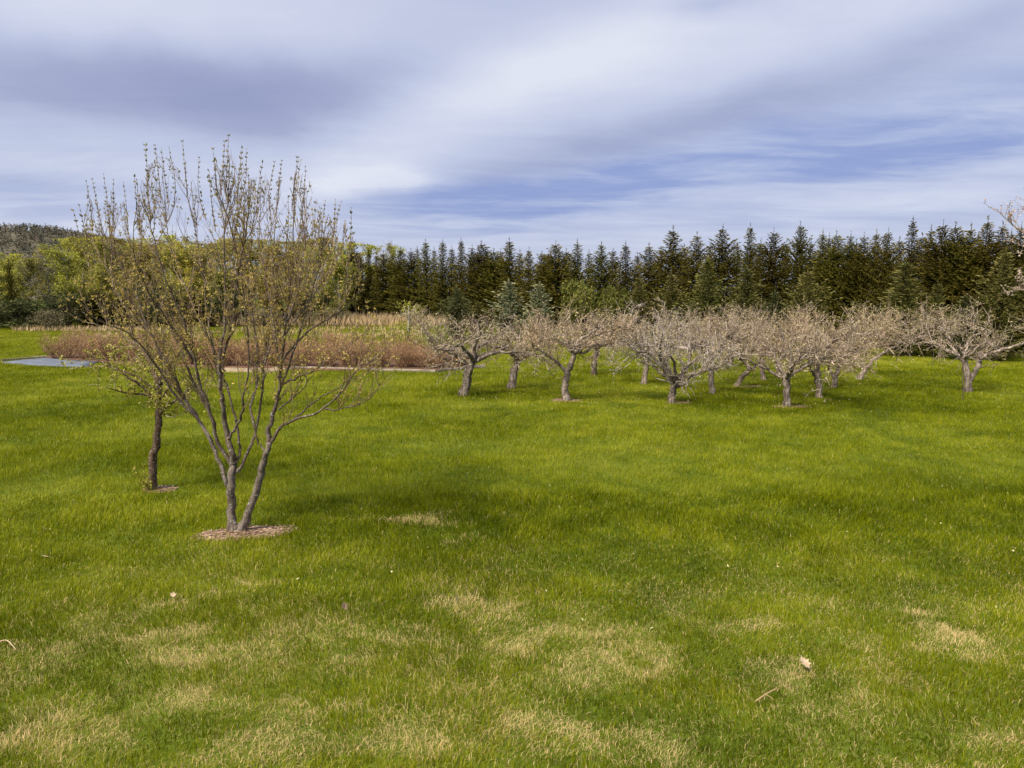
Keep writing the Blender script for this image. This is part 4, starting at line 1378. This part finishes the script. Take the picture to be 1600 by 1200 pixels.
# dark conifers and shrubs along the wood's edge
pinesh = [bush_mesh(600 + q, 3.2, 1.6, M['darkcon'], 3400, 0.2, 15) for q in range(3)]
EDGE = [(-40, 452, 60, 55, 'dark', 'dark bushy pine cut by the left edge of the view, before the wood'),
        (28, 462, 44, 53, 'dark', 'dark bushy pine at the wood edge, left of the brown shrub'),
        (72, 482, 34, 51.5, 'brown', 'brown leafless shrub at the edge of the wood'),
        (108, 454, 42, 54, 'dark', 'dark pine just right of the brown shrub'),
        (150, 448, 36, 55, 'spruce', 'dark small spruce at the wood edge behind ochre shoots'),
        (190, 462, 40, 55.5, 'spruce', 'second dark spruce at the wood edge, left of the tree stems'),
        (245, 440, 42, 56, 'dark', 'dark pine behind the upper left stems of the multi-stemmed tree'),
        (300, 452, 42, 57, 'spruce', 'dark spruce behind the middle stems of the multi-stemmed tree'),
        (365, 455, 44, 58, 'dark', 'dark pine behind the centre of the multi-stemmed tree'),
        (430, 458, 40, 59, 'spruce', 'dark spruce behind the right stems of the multi-stemmed tree'),
        (490, 452, 42, 60, 'dark', 'dark pine between the tree stems and the spruce row'),
        (48, 468, 40, 57.5, 'dark', 'low dark pine tucked behind the brown shrub at the left'),
        (20, 400, 9, 57, 'spruce', 'thin dark spire of a spruce standing in the wood at the left edge')]
THICK = [(-60 + 39 * q, rw.uniform(468, 486), rw.uniform(56.5, 59.5)) for q in range(16)]
for q, (px, py, d) in enumerate(THICK):
    EDGE.append((px, py, 40, d, 'brown', '%s low grey-brown thicket shrub from the left under the wood' % ORD[q + 1]))
brown = bush_mesh(610, 2.2, 1.5, M['wood_grey'], 2600, 0.13, 14)
for q, (px, py, hw, d, kind, lab) in enumerate(EDGE):
    p = at(px, 500, d)
    H = at(px, py, d)[2]
    W = hw * d / F_PX
    base, bw, me = {'dark': (3.4, 1.5, pinesh[q % 3]), 'brown': (2.3, 1.4, brown), 'spruce': (6.22, 1.05, spruces[q % 9])}[kind]
    nm, cat = {'dark': ('pine_tree', 'pine'), 'brown': ('shrub', 'shrub'), 'spruce': ('spruce_tree', 'spruce')}[kind]
    place(nm, me, (p[0], p[1], 0), (W / bw, W / bw, H / base), rr.uniform(0, 6.28), lab, cat, 'evergreens along the edge of the wood' if kind != 'brown' else None)

# ------------------------------------------------------------------ wooded hill far off
xs = np.linspace(-520, 60, 90)
ys = np.linspace(380, 900, 50)
gx, gy = np.meshgrid(xs, ys)


def hill_z(x, y):
    c = np.exp(-((x + 330) / 130) ** 2) * 40 + np.exp(-((x + 300) / 60) ** 2) * 4
    return c * np.clip((y - 380) / 120, 0, 1) ** 0.8 * np.where(y > 560, np.exp(-((y - 560) / 160) ** 2), 1) + 3 * (fbm(x / 40, y / 40, 7, 3) - 0.5) - 1.0


mb = MB()
nx, ny = len(xs), len(ys)
i, j = np.meshgrid(np.arange(ny - 1), np.arange(nx - 1), indexing='ij')
mb.add(np.stack([gx.ravel(), gy.ravel(), hill_z(gx, gy).ravel()], 1), quads=np.stack([i * nx + j, i * nx + j + 1, (i + 1) * nx + j + 1, (i + 1) * nx + j], -1).reshape(-1, 4))
tag(mb.build('hill', M['hill'], smooth=True), kind='structure')
M['hillwood'] = leaf_mat('hill_forest', [(0.0, (0.07, 0.078, 0.058)), (0.45, (0.135, 0.125, 0.092)), (0.8, (0.175, 0.150, 0.110)), (1.0, (0.20, 0.16, 0.105))], trans=0.1, vary=0)
rng = np.random.default_rng(77)
mb = MB()
nt = 8500
x, y = rng.uniform(-480, -150, nt), rng.uniform(390, 640, nt)
vis = (x / y > -0.80) & (x / y < -0.40)
x, y = x[vis], y[vis]
nt = len(x)
z = hill_z(x, y)
con = rng.random(nt) < 0.22 + 0.25 * (vnoise(x / 30, y / 30, 3) > 0.6)
Ht = rng.uniform(3, 5.2, nt) * np.where(con, 1.1, 1)
kk = 36
u = rng.random((nt, kk))
a = rng.uniform(0, 6.28, (nt, kk))
prof = np.where(con[:, None], 0.24 * (1.02 - u), 0.42 * np.sqrt(np.clip(1 - (2 * u - 1.1) ** 2, 0.05, 1)))
r = prof * Ht[:, None] * np.sqrt(rng.uniform(0.3, 1, (nt, kk)))
C = np.stack([x[:, None] + np.cos(a) * r, y[:, None] + np.sin(a) * r, z[:, None] + u * Ht[:, None]], -1).reshape(-1, 3)
tone = np.where(con, rng.uniform(0, 0.2, nt), rng.uniform(0.35, 1.0, nt))
mb.leaves(C, rng.normal(size=(len(C), 3)) + np.array([0, 0, .5]), rng.uniform(0.5, 1.1, len(C)), 0.6, rng, tint=np.clip(np.repeat(tone, kk) + rng.normal(size=len(C)) * 0.06, 0, 1))
tag(mb.build('forest', M['hillwood']), 'grey-brown forest covering the distant hill', 'forest', kind='stuff')


# ------------------------------------------------------------------ blossoming tree at the right edge
def build_blossom():
    rng = np.random.default_rng(71)
    Y = 15.5
    base = at(1720, 500, Y)
    root = empty('blossom_tree', (base[0], base[1], 0), 'pale pink budding tree reaching in from the right edge of the view', 'blossom tree')
    O = np.array(root.location)
    tr = MB()
    segs = []
    for pts, r0, r1, dz in (
            ([(1720, 660), (1722, 600), (1716, 540), (1708, 480)], 9, 6, 0),
            ([(1708, 482), (1690, 430), (1660, 400), (1625, 378), (1590, 358), (1556, 326)], 4, .5, -.2),
            ([(1712, 500), (1680, 480), (1645, 465), (1610, 455), (1590, 450)], 3.5, .6, .2),
            ([(1708, 482), (1700, 410), (1680, 360), (1650, 330), (1622, 310), (1600, 322)], 4, .5, .3),
            ([(1710, 490), (1740, 420), (1760, 360), (1770, 300)], 4, .5, .2),
            ([(1700, 440), (1665, 420), (1630, 395), (1600, 385), (1582, 376)], 3, .5, -.5)):
        P = spline(px_line(pts, Y, dz, 0.02, rng), 4) - O
        P[1:-1] += rng.normal(size=P[1:-1].shape) * 0.012
        if r0 == 9: P[0, 2] = -0.1
        R = np.linspace(r0, r1, len(P)) * Y / F_PX * 0.7
        tr.tube(P, R, 8, 0.07, rng)
        if r0 < 9: segs.append(segs_of(P, R))
    tr.build('trunk', M['apple_bark'], root, smooth=True)
    P0, P1, R = (np.concatenate([s[q] for s in segs]) for q in range(3))
    tw = MB()
    a = sprout(rng, P0, P1, R, 110, 0.15, 0.5, 0.5, 0.2, 4, 0.14, 0.006)
    b = sprout(rng, *a[:3], 380, 0.08, 0.25, 0.5, 0.2, 3, 0.15, 0.004)
    tw.prisms(*a); tw.prisms(*b)
    tw.build('twigs', M['apple_twig'], root)
    A0, A1 = np.concatenate([a[0], b[0], P0[R < 0.03]]), np.concatenate([a[1], b[1], P1[R < 0.03]])
    n = 5000
    ci = rng.integers(0, len(A0), n)
    C = A0[ci] + (A1[ci] - A0[ci]) * rng.random((n, 1))
    lf = MB()
    lf.leaves(C, rng.normal(size=(n, 3)), rng.uniform(0.02, 0.045, n), 0.022, rng)
    lf.build('blossoms', M['blossom'], root)


build_blossom()

# ------------------------------------------------------------------ fallen things on the lawn
LEAFPTS = [(0, -1.0), (.08, -.45), (.42, -.62), (.34, -.28), (.78, -.12), (.52, .10), (.86, .45), (.42, .38), (.36, .72), (.16, .60), (0, 1.0)]


def fallen_leaf(px, py, size, mat, label, tilt, rot, seed):
    rng = np.random.default_rng(seed)
    p = ground(px, py)
    out = np.array(LEAFPTS + [(-x, y) for x, y in LEAFPTS[-2:0:-1]])
    n = len(out)
    rings = []
    for f in (1.0, 0.6, 0.25):
        q = out * f
        z = 0.22 * np.abs(q[:, 0]) ** 1.5 + 0.16 * q[:, 1] ** 2 + rng.normal(size=n) * 0.02
        rings.append(np.column_stack([q, z]))
    V = np.concatenate(rings + [np.array([[0, 0, 0.0]])]) * size / 2
    k = np.arange(n)
    Q = np.concatenate([np.stack([r * n + k, r * n + (k + 1) % n, (r + 1) * n + (k + 1) % n, (r + 1) * n + k], 1) for r in (0, 1)])
    T = np.stack([2 * n + k, 2 * n + (k + 1) % n, np.full(n, 3 * n)], 1)
    mb = MB()
    mb.add(V, quads=Q, tris=T)
    mb.prisms(np.array([[0, -size * .48, 0]]), np.array([[size * .06, -size * .75, size * .04]]), np.array([.0015]), np.array([.001]))
    o = mb.build('fallen_leaf', mat, smooth=True)
    o.location = (p[0], p[1], float(hfun(p[0], p[1])) + 0.065)
    o.rotation_euler = (tilt, 0.2, rot)
    return tag(o, label, 'leaf', 'dead leaves lying on the lawn')


fallen_leaf(1257, 1056, 0.115, M['dryleaf'], 'large pale dead leaf lying on the grass, brightest on the lawn', 0.55, 0.5, 1)
fallen_leaf(539, 962, 0.085, M['brownleaf'], 'curled brown and cream dead leaf in the grass below the mulch ring', 0.9, 1.0, 2)
fallen_leaf(713, 950, 0.10, M['dryleaf'], 'narrow upright pale leaf sticking out of the mid lawn grass', 1.3, 1.2, 3)
fallen_leaf(71, 882, 0.085, M['dryleaf'], 'small pale leaf on the grass near the left edge', 0.3, 2.0, 4)
fallen_leaf(271, 945, 0.06, M['dryleaf'], 'tiny cream leaf on dark grass below and left of the mulch ring', 0.6, 0.3, 5)
fallen_leaf(1352, 968, 0.055, M['dryleaf'], 'tiny tan leaf right of centre, above the largest pale leaf', 0.6, 1.6, 6)
o = bpy.data.objects['fallen_leaf.002']
o.scale = (0.32, 1.0, 0.8)

mb = MB()
a, b = ground(1180, 1110), ground(1213, 1097)
m1 = (a + b) / 2
P = np.array([a + (0, 0, .055), m1 + (0.01, 0.01, .075), b + (0, 0, .085)])
mb.tube(spline(P, 4), np.linspace(0.006, 0.004, 9), 7, 0.08)
mb.prisms(np.array([m1 + (0, 0, .072)]), np.array([m1 + (.02, -.07, .08)]), np.array([.0035]), np.array([.002]), 5)
tag(mb.build('fallen_twig', M['twigwood'], smooth=True), 'short tan twig lying in the grass left of the largest pale leaf', 'twig')
mb = MB()
a, b = ground(0, 1018), ground(26, 1028)
mb.tube(spline(np.array([a + (0, 0, .07), (a + b) / 2 + (0, 0, .10), b + (0, 0, .06)]), 4), np.linspace(0.004, 0.003, 9), 6)
tag(mb.build('dry_stalk', M['dryleaf'], smooth=True), 'pale bent dry stalk on the grass at the left edge', 'stalk')

# small pale specks of litter and dandelions strewn through the orchard grass
rng = np.random.default_rng(8)
C = []
for q in range(700):
    t = APPLES[rng.integers(0, len(APPLES))][0][0][0][0]
    p = ground(*t)
    c = p + np.array([rng.normal() * 1.1, rng.normal() * 1.1, 0])
    C.append(c)
for q in range(45):
    C.append(ground(rng.uniform(0, 1600), rng.uniform(620, 1000)))
C = np.array(C)
C[:, 2] = hfun(C[:, 0], C[:, 1]) + rng.uniform(0.05, 0.09, len(C))
mb = MB()
mb.leaves(C, rng.normal(size=(len(C), 3)) * np.array([1, 1, 0.3]), rng.uniform(0.015, 0.035, len(C)), 0.016, rng)
M['litter'] = leaf_mat('pale_litter', [(0.0, (0.55, 0.45, 0.16)), (0.5, (0.55, 0.47, 0.28)), (1.0, (0.70, 0.62, 0.40))], trans=0.2, vary=0)
tag(mb.build('leaf_litter', M['litter']), 'pale specks of fallen petals and bits scattered under the apple trees', 'litter', kind='stuff')
